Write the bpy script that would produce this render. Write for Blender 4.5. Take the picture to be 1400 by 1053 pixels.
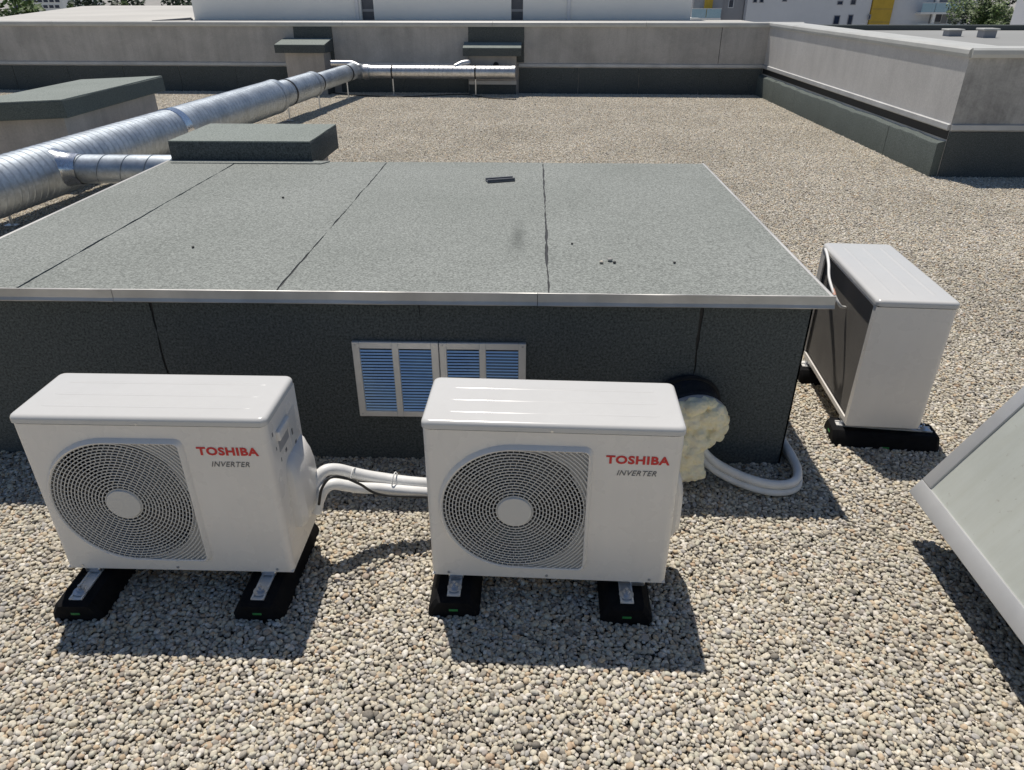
import bpy, bmesh, math, random
import numpy as np
from mathutils import Vector, Matrix
from math import sin, cos, pi, radians, hypot, atan2
random.seed(7)
for o in list(bpy.data.objects): bpy.data.objects.remove(o, do_unlink=True)
S = bpy.context.scene
COL = S.collection

# ------------------------------------------------------------------ camera
F, YAW, PITCH, ROLL, EYE = 976.54, -.0288, .5034, -.0007, 1.5801
_cy, _sy, _cp, _sp = cos(YAW), sin(YAW), cos(PITCH), sin(PITCH)
FW = Vector((_sy*_cp, _cy*_cp, -_sp)); RT = Vector((_cy, -_sy, 0)); UP = RT.cross(FW)
RT, UP = RT*cos(ROLL)+UP*sin(ROLL), UP*cos(ROLL)-RT*sin(ROLL)
CAMP = Vector((0, 0, EYE))
cam = bpy.data.cameras.new('camera'); camo = bpy.data.objects.new('camera', cam); COL.objects.link(camo)
cam.sensor_width = 36; cam.lens = 36*F/1400; cam.clip_start = .05; cam.clip_end = 3000
camo.matrix_world = Matrix.Translation(CAMP) @ Matrix((RT, UP, -FW)).transposed().to_4x4()
S.camera = camo
def _ray(px, py): return FW + RT*((px-700)/F) + UP*((526.5-py)/F)
def atY(px, py, Y): d = _ray(px, py); return CAMP + d*(Y/d.y)
def atZ(px, py, Z): d = _ray(px, py); return CAMP + d*((Z-EYE)/d.z)

# ------------------------------------------------------------------ light
SUNV = Vector((.13, -.40, -1)).normalized()
W = bpy.data.worlds.new('World'); S.world = W; W.use_nodes = True
nt = W.node_tree; nt.nodes.clear()
sk = nt.nodes.new('ShaderNodeTexSky'); sk.sky_type = 'NISHITA'; sk.sun_disc = False
sk.sun_elevation = math.asin(-SUNV.z); sk.sun_rotation = atan2(-SUNV.x, -SUNV.y)
sk.altitude = 300; sk.air_density = 1.0; sk.dust_density = .25; sk.ozone_density = 3.0
bg = nt.nodes.new('ShaderNodeBackground'); bg.inputs[1].default_value = .08
wo = nt.nodes.new('ShaderNodeOutputWorld')
nt.links.new(sk.outputs[0], bg.inputs[0]); nt.links.new(bg.outputs[0], wo.inputs[0])
sl = bpy.data.lights.new('sun', 'SUN'); sl.energy = 5.0; sl.angle = radians(.53); sl.color = (1, .945, .865)
so = bpy.data.objects.new('sun', sl); COL.objects.link(so)
so.rotation_euler = SUNV.to_track_quat('-Z', 'Y').to_euler(); so.location = (0, 0, 30)
vs = S.view_settings; vs.view_transform = 'Standard'; vs.look = 'None'; vs.gamma = 1; vs.exposure = -.27
vs.use_curve_mapping = False

# ------------------------------------------------------------------ materials
def mat(name): 
    m = bpy.data.materials.new(name); m.use_nodes = True
    return m, m.node_tree, m.node_tree.nodes['Principled BSDF']
def N(t, typ, **kw):
    n = t.nodes.new(typ)
    for k, v in kw.items(): setattr(n, k, v)
    return n
def ramp(t, fac, stops):
    r = N(t, 'ShaderNodeValToRGB'); e = r.color_ramp.elements
    while len(e) < len(stops): e.new(.5)
    for i, (p, c) in enumerate(stops): e[i].position = p; e[i].color = (*c, 1)
    t.links.new(fac, r.inputs[0]); return r.outputs[0]
def noise(t, vec, scale, detail=3, rough=.5, out=0, dist=0):
    n = N(t, 'ShaderNodeTexNoise'); n.inputs['Scale'].default_value = scale; n.inputs['Detail'].default_value = detail
    n.inputs['Roughness'].default_value = rough; n.inputs['Distortion'].default_value = dist
    if vec is not None: t.links.new(vec, n.inputs['Vector'])
    return n.outputs[out]
def mix(t, fac, a, b, mode='MIX'):
    m = N(t, 'ShaderNodeMix', data_type='RGBA', blend_type=mode)
    for i, v in ((0, fac), (6, a), (7, b)):
        if isinstance(v, (int, float)): m.inputs[i].default_value = v
        elif isinstance(v, tuple): m.inputs[i].default_value = (*v, 1)
        else: t.links.new(v, m.inputs[i])
    return m.outputs[2]
def vmap(t, scale=(1, 1, 1), rot=(0, 0, 0), coord='Object', loc=(0, 0, 0)):
    c = N(t, 'ShaderNodeTexCoord'); mp = N(t, 'ShaderNodeMapping')
    mp.inputs['Scale'].default_value = scale; mp.inputs['Rotation'].default_value = rot; mp.inputs['Location'].default_value = loc
    t.links.new(c.outputs[coord], mp.inputs[0]); return mp.outputs[0]
def wpos(t, scale=(1, 1, 1)):
    g = N(t, 'ShaderNodeNewGeometry'); mp = N(t, 'ShaderNodeMapping'); mp.inputs['Scale'].default_value = scale
    t.links.new(g.outputs['Position'], mp.inputs[0]); return mp.outputs[0]
def bump(t, b, h, strength=.3, dist=.002):
    n = N(t, 'ShaderNodeBump'); n.inputs['Strength'].default_value = strength; n.inputs['Distance'].default_value = dist
    t.links.new(h, n.inputs['Height']); t.links.new(n.outputs[0], b.inputs['Normal'])
def mathn(t, op, a, b=None, clamp=False):
    n = N(t, 'ShaderNodeMath', operation=op, use_clamp=clamp)
    for i, v in ((0, a), (1, b)):
        if v is None: continue
        if isinstance(v, (int, float)): n.inputs[i].default_value = v
        else: t.links.new(v, n.inputs[i])
    return n.outputs[0]
def plain(name, col, rough=.5, metal=0, var=.06, vs_=6, bstr=0, bscale=200, spec=None):
    m, t, b = mat(name)
    v = wpos(t); n = noise(t, v, vs_, 4, .6)
    lo = tuple(c*(1-var*1.6) for c in col); hi = tuple(min(1, c*(1+var)) for c in col)
    t.links.new(ramp(t, n, [(.3, lo), (.7, hi)]), b.inputs['Base Color'])
    b.inputs['Roughness'].default_value = rough; b.inputs['Metallic'].default_value = metal
    if spec is not None: b.inputs['Specular IOR Level'].default_value = spec
    if bstr: bump(t, b, noise(t, v, bscale, 2), bstr, .001)
    return m
def felt(name, col, contrast=.5, stain=None):
    m, t, b = mat(name); v = wpos(t)
    g = noise(t, v, 120, 5, .8); big = noise(t, v, 1.6, 5, .6); mid = noise(t, v, 70, 3, .6)
    c1 = ramp(t, g, [(.36, tuple(c*(1-contrast) for c in col)), (.5, col), (.64, tuple(min(.9, c*(1+contrast*.9)) for c in col))])
    c2 = ramp(t, big, [(.3, (.92, .925, .92)), (.7, (1.05, 1.045, 1.05))])
    c3 = ramp(t, mid, [(.3, (.90, .90, .90)), (.7, (1.08, 1.08, 1.08))])
    c = mix(t, 1, mix(t, 1, c1, c2, 'MULTIPLY'), c3, 'MULTIPLY')
    if stain:
        (sx, sy), (ex, ey), dark = stain
        mp = N(t, 'ShaderNodeMapping'); mp.inputs['Location'].default_value = (-sx/ex, -sy/ey, 0); mp.inputs['Scale'].default_value = (1/ex, 1/ey, 0)
        gg = N(t, 'ShaderNodeNewGeometry'); t.links.new(gg.outputs['Position'], mp.inputs[0])
        ln = N(t, 'ShaderNodeVectorMath', operation='LENGTH'); t.links.new(mp.outputs[0], ln.inputs[0])
        nz = noise(t, v, 26, 5, .7)
        d = mathn(t, 'SUBTRACT', mathn(t, 'MULTIPLY', nz, 1.7), mathn(t, 'MULTIPLY', ln.outputs['Value'], 1.0))
        d = mathn(t, 'MULTIPLY', d, 1.3, True)
        c = mix(t, mathn(t, 'MULTIPLY', d, dark), c, (.05, .055, .05))
    t.links.new(c, b.inputs['Base Color']); b.inputs['Roughness'].default_value = .92
    b.inputs['Specular IOR Level'].default_value = .25
    bump(t, b, mathn(t, 'ADD', g, mathn(t, 'MULTIPLY', noise(t, v, 7, 3), 2.2)), .5, .0022)
    return m
def concrete(name, col, stain=.5, streak=.6):
    m, t, b = mat(name); v = wpos(t)
    a = noise(t, v, 1.7, 6, .65, dist=.4); s = noise(t, wpos(t, (5, 5, .5)), 1.6, 5, .65); f = noise(t, v, 60, 3, .6)
    c = mix(t, 1, ramp(t, a, [(.28, tuple(x*(1-stain*.5) for x in col)), (.62, col)]), ramp(t, s, [(.3, (1-streak*.45,)*3), (.6, (1.05, 1.05, 1.05))]), 'MULTIPLY')
    c = mix(t, 1, c, ramp(t, f, [(.25, (.86, .86, .86)), (.7, (1.06, 1.06, 1.06))]), 'MULTIPLY')
    t.links.new(c, b.inputs['Base Color']); b.inputs['Roughness'].default_value = .88; bump(t, b, f, .25, .003)
    return m
def galv(name, col=(.62, .64, .66), rough=.27, spangle=45):
    m, t, b = mat(name); v = wpos(t)
    vo = N(t, 'ShaderNodeTexVoronoi'); vo.inputs['Scale'].default_value = spangle; t.links.new(v, vo.inputs['Vector'])
    sp = N(t, 'ShaderNodeSeparateColor'); t.links.new(vo.outputs['Color'], sp.inputs[0])
    d = noise(t, v, 5, 5, .6)
    c = mix(t, 1, ramp(t, sp.outputs[0], [(0, tuple(x*.88 for x in col)), (1, tuple(min(1, x*1.06) for x in col))]), ramp(t, d, [(.3, (.82, .82, .81)), (.65, (1.04, 1.04, 1.04))]), 'MULTIPLY')
    t.links.new(c, b.inputs['Base Color']); b.inputs['Metallic'].default_value = .92
    r = mathn(t, 'ADD', mathn(t, 'MULTIPLY', d, .22), rough-.08); t.links.new(r, b.inputs['Roughness'])
    bump(t, b, d, .12, .01)
    return m
M = {}
M['white'] = plain('white_enamel_shade_lifted', (.82, .785, .735), .26, var=.025, vs_=3)  # casing white raised to lift its shaded faces
def dirty(m, amt):
    t = m.node_tree; b = t.nodes['Principled BSDF']; old = b.inputs['Base Color'].links[0].from_socket
    st = noise(t, vmap(t, (26, 26, 2.2)), 1.5, 3, .55); sp = noise(t, vmap(t), 55, 4, .75)
    f = mathn(t, 'MULTIPLY', ramp(t, st, [(.42, (0, 0, 0)), (.95, (1, 1, 1))]), amt); f2 = mathn(t, 'MULTIPLY', ramp(t, sp, [(.64, (0, 0, 0)), (.86, (1, 1, 1))]), amt*1.2)
    t.links.new(mix(t, mathn(t, 'ADD', f, f2, True), old, (.36, .33, .28)), b.inputs['Base Color'])
    r = mathn(t, 'ADD', mathn(t, 'MULTIPLY', noise(t, vmap(t), 9, 4), .16), b.inputs['Roughness'].default_value-.06); t.links.new(r, b.inputs['Roughness'])
dirty(M['white'], .05)
M['lid'] = plain('white_enamel_sun_dimmed', (.64, .628, .60), .18, var=.02, vs_=3)  # same white as the casing, darkened against the sun on top
dirty(M['lid'], .06)
M['grille'] = plain('white_plastic', (.62, .61, .585), .38, var=.03)
M['cavity'] = plain('dark_cavity', (.014, .014, .016), .7)
M['fan'] = plain('grey_fan_plastic', (.05, .05, .054), .35)
M['red'] = plain('red_print', (.62, .018, .02), .4, var=.02)
M['greyprint'] = plain('grey_print', (.13, .13, .135), .45)
M['black'] = plain('black_rubber', (.009, .009, .010), .85, var=.2, vs_=40, bstr=.3, bscale=300, spec=.15)
M['green'] = plain('green_tag', (.04, .25, .06), .5)
M['alu'] = plain('brushed_aluminium', (.80, .79, .765), .45, .35, var=.08, vs_=9)
M['zinc'] = plain('zinc_bolt', (.62, .64, .67), .3, .85, var=.1, vs_=60)
M['trim'] = plain('edge_trim_aluminium', (.56, .545, .52), .5, .5, var=.13, vs_=5)
M['coping'] = plain('coping_metal', (.56, .555, .52), .5, .0, var=.07, vs_=3)
M['flash'] = plain('flashing_strip', (.52, .52, .515), .5, .3, var=.1, vs_=3)
M['slat'] = plain('sky_tinted_slat', (.52, .74, 1.0), .34, .55, var=.05, vs_=20)  # blue sky reflection put into the base colour of plain metal
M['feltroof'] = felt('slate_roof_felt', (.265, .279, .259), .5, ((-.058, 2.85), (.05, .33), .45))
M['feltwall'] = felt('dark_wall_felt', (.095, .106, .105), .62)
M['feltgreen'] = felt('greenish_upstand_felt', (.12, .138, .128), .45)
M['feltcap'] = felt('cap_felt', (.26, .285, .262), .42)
M['bitumen'] = plain('black_bitumen', (.018, .018, .019), .6, var=.25, vs_=50)
M['conc'] = concrete('parapet_concrete', (.50, .48, .455), .6, .22)
M['concR'] = concrete('pale_render', (.62, .60, .575), .3, .08)
M['concS'] = concrete('weathered_concrete', (.52, .51, .49), 1.25, .55)
M['block'] = concrete('shaft_concrete', (.50, .46, .425), .5, .3)
M['galv'] = galv('galvanised_duct', (.50, .545, .59), .46)
M['galvpipe'] = galv('bright_galvanised_pipe', (.68, .68, .69), .40)
M['foil'] = plain('aluminium_foil', (.86, .86, .87), .2, .95, var=.15, vs_=60, bstr=.9, bscale=90)
M['strap'] = plain('black_strap', (.02, .02, .022), .5)
M['pvc'] = plain('white_pipe_insulation', (.84, .83, .80), .45, var=.07, vs_=14)
M['tape'] = plain('faded_orange_tape', (.70, .40, .30), .5)
M['cable'] = plain('black_cable', (.015, .015, .015), .5)
M['pipeblue'] = plain('glossy_black_sleeve', (.028, .034, .045), .16, var=.15, vs_=30)
M['rim'] = plain('grey_sleeve_rim', (.38, .38, .39), .4)
M['deck'] = plain('roof_deck_gravel_fines', (.16, .145, .12), .95, var=.3, vs_=90)
def foam_mat():
    m, t, b = mat('expanding_foam'); v = wpos(t)
    a = noise(t, v, 22, 4, .6); f = noise(t, v, 120, 3, .6)
    c = ramp(t, a, [(.25, (.78, .60, .32)), (.36, (.92, .84, .58)), (.75, (.94, .89, .70))])
    t.links.new(c, b.inputs['Base Color']); b.inputs['Roughness'].default_value = .6
    b.inputs['Subsurface Weight'].default_value = .15; b.inputs['Subsurface Radius'].default_value = (.01, .008, .004)
    bump(t, b, f, .8, .006); return m
M['foam'] = foam_mat()
def coil_mat():
    m, t, b = mat('coil_fins'); w = N(t, 'ShaderNodeTexWave', bands_direction='X'); w.inputs['Scale'].default_value = 170
    t.links.new(vmap(t), w.inputs['Vector']); n = noise(t, vmap(t), 6, 3)
    c = mix(t, w.outputs['Fac'], (.085, .079, .072), ramp(t, n, [(.3, (.19, .176, .16)), (.7, (.27, .25, .225))]))
    t.links.new(c, b.inputs['Base Color']); b.inputs['Roughness'].default_value = .7; b.inputs['Metallic'].default_value = 0
    bump(t, b, w.outputs['Fac'], .6, .002); return m
M['coil'] = coil_mat()
def opal_mat():
    m, t, b = mat('opal_polycarbonate'); v = wpos(t)
    a = noise(t, v, 3, 6, .65); sp = noise(t, wpos(t, (2, 18, 2)), 2, 5, .7); f = noise(t, v, 60, 3, .6)
    c = mix(t, 1, ramp(t, a, [(.3, (.50, .52, .475)), (.7, (.58, .60, .55))]), ramp(t, sp, [(.3, (.93, .925, .90)), (.6, (1, 1, 1))]), 'MULTIPLY')
    c = mix(t, ramp(t, f, [(.66, (0, 0, 0)), (.75, (.45, .45, .45))]), c, (.30, .27, .22))
    t.links.new(c, b.inputs['Base Color']); b.inputs['Roughness'].default_value = .34
    b.inputs['Transmission Weight'].default_value = .12; return m
M['opal'] = opal_mat()
def pebble_mat():
    m, t, b = mat('river_pebbles'); g = N(t, 'ShaderNodeNewGeometry'); r = g.outputs['Random Per Island']
    c = ramp(t, r, [(0, (.13, .115, .10)), (.05, (.22, .20, .18)), (.12, (.46, .415, .34)), (.22, (.36, .335, .30)), (.34, (.60, .55, .45)), (.46, (.50, .485, .40)), (.55, (.46, .44, .42)),
                    (.66, (.68, .625, .52)), (.76, (.56, .50, .38)), (.82, (.55, .42, .28)), (.85, (.44, .31, .21)), (.88, (.36, .36, .37)), (.92, (.66, .61, .555)), (1, (.80, .775, .71))])
    c = mix(t, .2, c, (.50, .468, .395)); n = noise(t, wpos(t), 130, 4, .6); big = noise(t, wpos(t), .9, 4, .6)
    c = mix(t, 1, c, ramp(t, n, [(.3, (.84, .825, .79)), (.7, (1.32, 1.30, 1.26))]), 'MULTIPLY')
    c = mix(t, 1, c, ramp(t, big, [(.3, (.87, .865, .86)), (.7, (1.08, 1.08, 1.09))]), 'MULTIPLY')
    t.links.new(c, b.inputs['Base Color']); b.inputs['Roughness'].default_value = .8; b.inputs['Specular IOR Level'].default_value = .3
    bump(t, b, n, .25, .002); return m
M['pebble'] = pebble_mat()
M['bwhite'] = plain('pale_facade', (.88, .86, .815), .7, var=.03, vs_=.6)
M['bdark'] = plain('dark_facade_strip', (.12, .125, .14), .6)
M['bgrey'] = plain('grey_facade', (.74, .735, .74), .8, var=.03, vs_=.4)
M['bgrey2'] = plain('mid_grey_facade', (.36, .355, .365), .8, var=.05, vs_=.4)
M['yellow'] = plain('yellow_cladding', (.62, .40, .045), .6, var=.1, vs_=.7)
M['glassd'] = plain('window_glass', (.03, .045, .085), .1, var=.2, vs_=1)
M['glassb'] = plain('balcony_glass', (.35, .52, .60), .15, var=.05)
M['bounceroof'] = plain('pale_bounce_roof', (.56, .54, .50), .9, var=.08, vs_=.3)  # low roof made pale to bounce sun onto the building behind
M['roofgrey'] = plain('grey_roof_sheet', (.30, .30, .29), .8, var=.1, vs_=.2)
M['bark'] = plain('bark', (.09, .07, .05), .9)
def leaf_mat(name, col):
    m, t, b = mat(name); g = N(t, 'ShaderNodeNewGeometry')
    c = ramp(t, g.outputs['Random Per Island'], [(0, tuple(x*.5 for x in col)), (.6, col), (1, tuple(x*1.7 for x in col))])
    t.links.new(c, b.inputs['Base Color']); b.inputs['Roughness'].default_value = .6; return m
M['leafl'] = leaf_mat('light_leaves', (.10, .15, .04)); M['leafd'] = leaf_mat('dark_leaves', (.035, .06, .03))
M['earth'] = plain('town_ground', (.34, .325, .30), .9, var=.2, vs_=.05)
M['awning'] = plain('red_awning', (.35, .03, .035), .7)

# ------------------------------------------------------------------ mesh helpers
class MB:
    def __init__(s): s.v = []; s.f = []
    def add(s, vs_, fs, X=None):
        o = len(s.v)
        s.v += [tuple(X @ Vector(p)) if X is not None else tuple(p) for p in vs_]
        s.f += [tuple(i+o for i in f) for f in fs]; return s
    def box(s, x0, x1, y0, y1, z0, z1, X=None):
        return s.add([(x0,y0,z0),(x1,y0,z0),(x1,y1,z0),(x0,y1,z0),(x0,y0,z1),(x1,y0,z1),(x1,y1,z1),(x0,y1,z1)],
            [(0,3,2,1),(4,5,6,7),(0,1,5,4),(1,2,6,5),(2,3,7,6),(3,0,4,7)], X)
    def bbox(s, x0, x1, y0, y1, z0, z1, bev=.004, seg=2, X=None):
        bm = bmesh.new(); bmesh.ops.create_cube(bm, size=1)
        for v in bm.verts: v.co = Vector(((x0+x1)/2+v.co.x*(x1-x0), (y0+y1)/2+v.co.y*(y1-y0), (z0+z1)/2+v.co.z*(z1-z0)))
        bmesh.ops.bevel(bm, geom=bm.edges[:], offset=bev, segments=seg, affect='EDGES', profile=.5)
        bm.verts.index_update(); s.add([v.co[:] for v in bm.verts], [[v.index for v in f.verts] for f in bm.faces], X); bm.free(); return s
    def loft(s, loops, closed=True, cap0=True, cap1=True):
        n = len(loops[0]); o = len(s.v)
        for L in loops: s.v += [tuple(p) for p in L]
        for i in range(len(loops)-1):
            for j in range(n if closed else n-1):
                k = (j+1) % n; s.f.append((o+i*n+j, o+i*n+k, o+(i+1)*n+k, o+(i+1)*n+j))
        if cap0: s.f.append(tuple(o+j for j in reversed(range(n))))
        if cap1: s.f.append(tuple(o+(len(loops)-1)*n+j for j in range(n)))
        return s
    def tube(s, pts, rad, seg=12, cap=True):
        pts = [Vector(p) for p in pts]; loops = []; nrm = None
        for i, p in enumerate(pts):
            t = (pts[min(i+1, len(pts)-1)]-pts[max(i-1, 0)]).normalized()
            if nrm is None: nrm = t.orthogonal().normalized()
            nrm = (nrm-t*nrm.dot(t)).normalized(); b = t.cross(nrm); r = rad[i] if isinstance(rad, (list, tuple)) else rad
            loops.append([p+(nrm*cos(2*pi*j/seg)+b*sin(2*pi*j/seg))*r for j in range(seg)])
        return s.loft(loops, True, cap, cap)
    def build(s, name, m, parent=None, smooth=None, label=None, loc=None):
        me = bpy.data.meshes.new(name); me.from_pydata(s.v, [], s.f); me.update()
        bm = bmesh.new(); bm.from_mesh(me); bmesh.ops.recalc_face_normals(bm, faces=bm.faces[:]); bm.to_mesh(me); bm.free()
        me.materials.append(M[m])
        if smooth is not None: me.shade_smooth(); me.set_sharp_from_angle(angle=radians(smooth))
        return link(name, me, parent, label, loc)
def link(name, me, parent=None, label=None, loc=None):
    o = bpy.data.objects.new(name, me); COL.objects.link(o)
    if parent: o.parent = parent
    if label: o['label'] = label
    if loc: o.location = loc
    return o
def tag(o, label, cat, group=None, kind=None):
    if label: o['label'] = label
    if cat: o['category'] = cat
    if group: o['group'] = group
    if kind: o['kind'] = kind
    return o
def thing(name, label, cat, loc=(0, 0, 0), rz=0, group=None):
    o = bpy.data.objects.new(name, None); COL.objects.link(o); o.location = loc; o.rotation_euler = (0, 0, rz)
    o.empty_display_size = .1
    return tag(o, label, cat, group)
def copytree(o, parent=None):
    c = o.copy(); COL.objects.link(c); c.parent = parent
    for ch in list(o.children): copytree(ch, c)
    return c
def spline(pts, n=10):
    P = [Vector(p) for p in pts]; P = [P[0]*2-P[1]]+P+[P[-1]*2-P[-2]]; out = []
    for i in range(1, len(P)-2):
        for k in range(n):
            t = k/n; a, b, c, d = P[i-1:i+3]
            out.append(.5*((2*b)+(c-a)*t+(2*a-5*b+4*c-d)*t*t+(3*b-a-3*c+d)*t**3))
    return out+[P[-2]]
def rrect(x0, x1, y0, y1, r, z, n=5):
    out = []
    for cx, cy_, a0 in ((x1-r, y0+r, -pi/2), (x1-r, y1-r, 0), (x0+r, y1-r, pi/2), (x0+r, y0+r, pi)):
        for k in range(n+1): a = a0+pi/2*k/n; out.append((cx+r*cos(a), cy_+r*sin(a), z))
    return out

# ================================================================== SETTING
PAR_X, PAR_Y, COR_Y = 3.93, 13.47, 7.19          # right parapet plane, back parapet corner, near corner of right parapet
g = MB(); g.add([(-1500,-1500,-9.5),(1500,-1500,-9.5),(1500,1500,-9.5),(-1500,1500,-9.5)], [(0,1,2,3)]); tag(g.build('ground', 'earth'), 'distant town ground far below the roof', None, kind='structure')
g = MB(); g.box(-11.5, 8.6, -3, 14.3, -9.4, -.022); tag(g.build('roof_deck', 'deck'), 'flat roof deck under the gravel', None, kind='structure')

# ---- gravel: one-metre beds of pebbles, laid out over the roof by geometry nodes
def ico(sub):
    bm = bmesh.new(); bmesh.ops.create_icosphere(bm, subdivisions=sub, radius=1)
    bm.verts.ensure_lookup_table(); V = np.array([v.co[:] for v in bm.verts]); Fc = np.array([[v.index for v in f.verts] for f in bm.faces]); bm.free(); return V, Fc
def pebble_bed(seed, n=14000, size=1.0, cell=.004):
    rng = np.random.default_rng(seed); G = int(size/cell); H = np.zeros((G, G)); P = np.zeros((n, 3)); A = np.zeros((n, 3))
    n0 = int(n*.42)
    for i in range(n):
        a = float(np.clip(rng.normal(.0071, .0020), .0040, .0155)); b = a*rng.uniform(.62, .95); c = a*rng.uniform(.40, .62)
        best = None
        for q in range(5):                                  # settle in the lowest of a few spots
            x, y = rng.uniform(0, size, 2); gx = int(x/cell) % G; gy = int(y/cell) % G; hh = H[gx, gy]+.5*H[(gx+1) % G, gy-1]+.5*H[gx-1, (gy+1) % G]
            if best is None or hh < best[0]: best = (hh, x, y)
        x, y = best[1:]; r = (a+b)/2
        k = int(r/cell)+1; gx = int(x/cell); gy = int(y/cell)
        ix = np.arange(gx-k, gx+k+1); iy = np.arange(gy-k, gy+k+1)
        dx = (ix+.5)*cell-x; dy = (iy+.5)*cell-y; d2 = (dx[:, None]**2+dy[None]**2)/r**2
        sub = H[np.ix_(ix % G, iy % G)]; ins = d2 < 1
        z = np.percentile(sub[ins], 50)+c*.5 if ins.any() else c
        P[i] = x, y, z; A[i] = a, b, c
        top = np.where(ins, z+c*np.sqrt(np.maximum(0, 1-d2)), 0)
        H[np.ix_(ix % G, iy % G)] = np.maximum(sub, top)
    ztop = np.percentile(H, 70)
    Vs, Fs, base = [], [], 0
    for lo_, hi_, (BV, BF) in ((0, n0, ico(1)), (n0, n, ico(2))):
        m_ = hi_-lo_; nv = len(BV)
        V = BV[None]*(1+rng.normal(0, .05, (m_, nv, 1)))
        low = rng.normal(0, .16, (m_, 3, 3)); V = V+np.einsum('nij,vj->nvi', low*.5, BV**2*np.sign(BV))
        V = V*A[lo_:hi_, None]
        def rot(V, a, i, j):
            c, s = np.cos(a)[:, None], np.sin(a)[:, None]; W_ = V.copy(); W_[..., i] = c*V[..., i]-s*V[..., j]; W_[..., j] = s*V[..., i]+c*V[..., j]; return W_
        V = rot(V, rng.normal(0, .26, m_), 1, 2); V = rot(V, rng.normal(0, .26, m_), 0, 2); V = rot(V, rng.uniform(0, 2*pi, m_), 0, 1)
        V = V+P[lo_:hi_, None]-np.array([size/2, size/2, ztop])
        Vs.append(V.reshape(-1, 3)); Fs.append((BF[None]+(np.arange(m_)*nv)[:, None, None]).reshape(-1, 3)+base); base += m_*nv
    V = np.concatenate(Vs); Fs = np.concatenate(Fs)
    me = bpy.data.meshes.new('pebble_bed'); me.vertices.add(len(V)); me.vertices.foreach_set('co', V.astype(np.float32).ravel())
    me.loops.add(Fs.size); me.loops.foreach_set('vertex_index', Fs.ravel().astype(np.int32))
    me.polygons.add(len(Fs)); me.polygons.foreach_set('loop_start', (np.arange(len(Fs))*3).astype(np.int32))
    me.update(calc_edges=True); me.shade_smooth(); me.materials.append(M['pebble'])
    return bpy.data.objects.new('pebble_bed', me)
BEDS = [pebble_bed(s) for s in (1, 2)]
pts = []; rots = []; var = []
rng = random.Random(3)
for i in range(-11, 9):
    for j in range(-2, 15):
        x, y = i+.5, j+.5
        if x > 4.5 and y > 7.6: continue
        if -1.6 < x < .4 and 2.9 < y < 3.8: continue
        pts.append((x, y, 0)); rots.append((0, 0, rng.randrange(4)*pi/2)); var.append(rng.randrange(2))
me = bpy.data.meshes.new('gravel'); me.from_pydata(pts, [], [])
at_ = me.attributes.new('turn', 'FLOAT_VECTOR', 'POINT'); at_.data.foreach_set('vector', [c for r in rots for c in r])
at_ = me.attributes.new('bed', 'INT', 'POINT'); at_.data.foreach_set('value', var)
gravel = tag(link('gravel', me), 'beige and grey rounded pebbles covering the flat roof', 'gravel', kind='stuff')
ng = bpy.data.node_groups.new('gravel_beds', 'GeometryNodeTree')
ng.interface.new_socket('Geometry', in_out='INPUT', socket_type='NodeSocketGeometry'); ng.interface.new_socket('Geometry', in_out='OUTPUT', socket_type='NodeSocketGeometry')
gi = ng.nodes.new('NodeGroupInput'); go = ng.nodes.new('NodeGroupOutput'); jn = ng.nodes.new('GeometryNodeJoinGeometry')
na = ng.nodes.new('GeometryNodeInputNamedAttribute'); na.data_type = 'INT'; na.inputs[0].default_value = 'bed'
nr = ng.nodes.new('GeometryNodeInputNamedAttribute'); nr.data_type = 'FLOAT_VECTOR'; nr.inputs[0].default_value = 'turn'
for k in range(2):
    cmpn = ng.nodes.new('FunctionNodeCompare'); cmpn.data_type = 'INT'; cmpn.operation = 'EQUAL'
    ints = [s for s in cmpn.inputs if s.type == 'INT']; ng.links.new([s for s in na.outputs if s.enabled][0], ints[0]); ints[1].default_value = k
    oi = ng.nodes.new('GeometryNodeObjectInfo'); oi.inputs['Object'].default_value = BEDS[k]
    ip = ng.nodes.new('GeometryNodeInstanceOnPoints')
    ng.links.new(gi.outputs[0], ip.inputs['Points']); ng.links.new(cmpn.outputs[0], ip.inputs['Selection']); ng.links.new(oi.outputs['Geometry'], ip.inputs['Instance'])
    ng.links.new([s for s in nr.outputs if s.enabled][0], ip.inputs['Rotation']); ng.links.new(ip.outputs[0], jn.inputs[0])
ng.links.new(jn.outputs[0], go.inputs[0])
md = gravel.modifiers.new('beds', 'NODES'); md.node_group = ng

# ---- felt sheets with torn, uneven edges
def wavy(n, amp, rg):
    v = 0; out = []
    for i in range(n): v = v*.6+rg.uniform(-amp, amp); out.append(v)
    return out
def sheet(u0, u1, v0, v1, th, mp, name, m, parent, seed, amp=.003, gap=.004, wl=True, wr=True, n=26, label=None):
    """sheet over u0..u1 by v0..v1; mp(u, v, h) places it; seam edges run along v"""
    rg = random.Random(seed); L = wavy(n+1, amp if wl else 0, rg); Rr = wavy(n+1, amp if wr else 0, rg)
    b = MB(); lo = []; 
    for i in range(n+1):
        v = v0+(v1-v0)*i/n; a = u0+(gap+L[i] if wl else 0); c = u1-(gap+Rr[i] if wr else 0)
        lo.append([mp(a, v, 0), mp(a, v, th), mp(c, v, th), mp(c, v, 0)])
    b.loft(lo); return b.build(name, m, parent, label=label)

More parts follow.
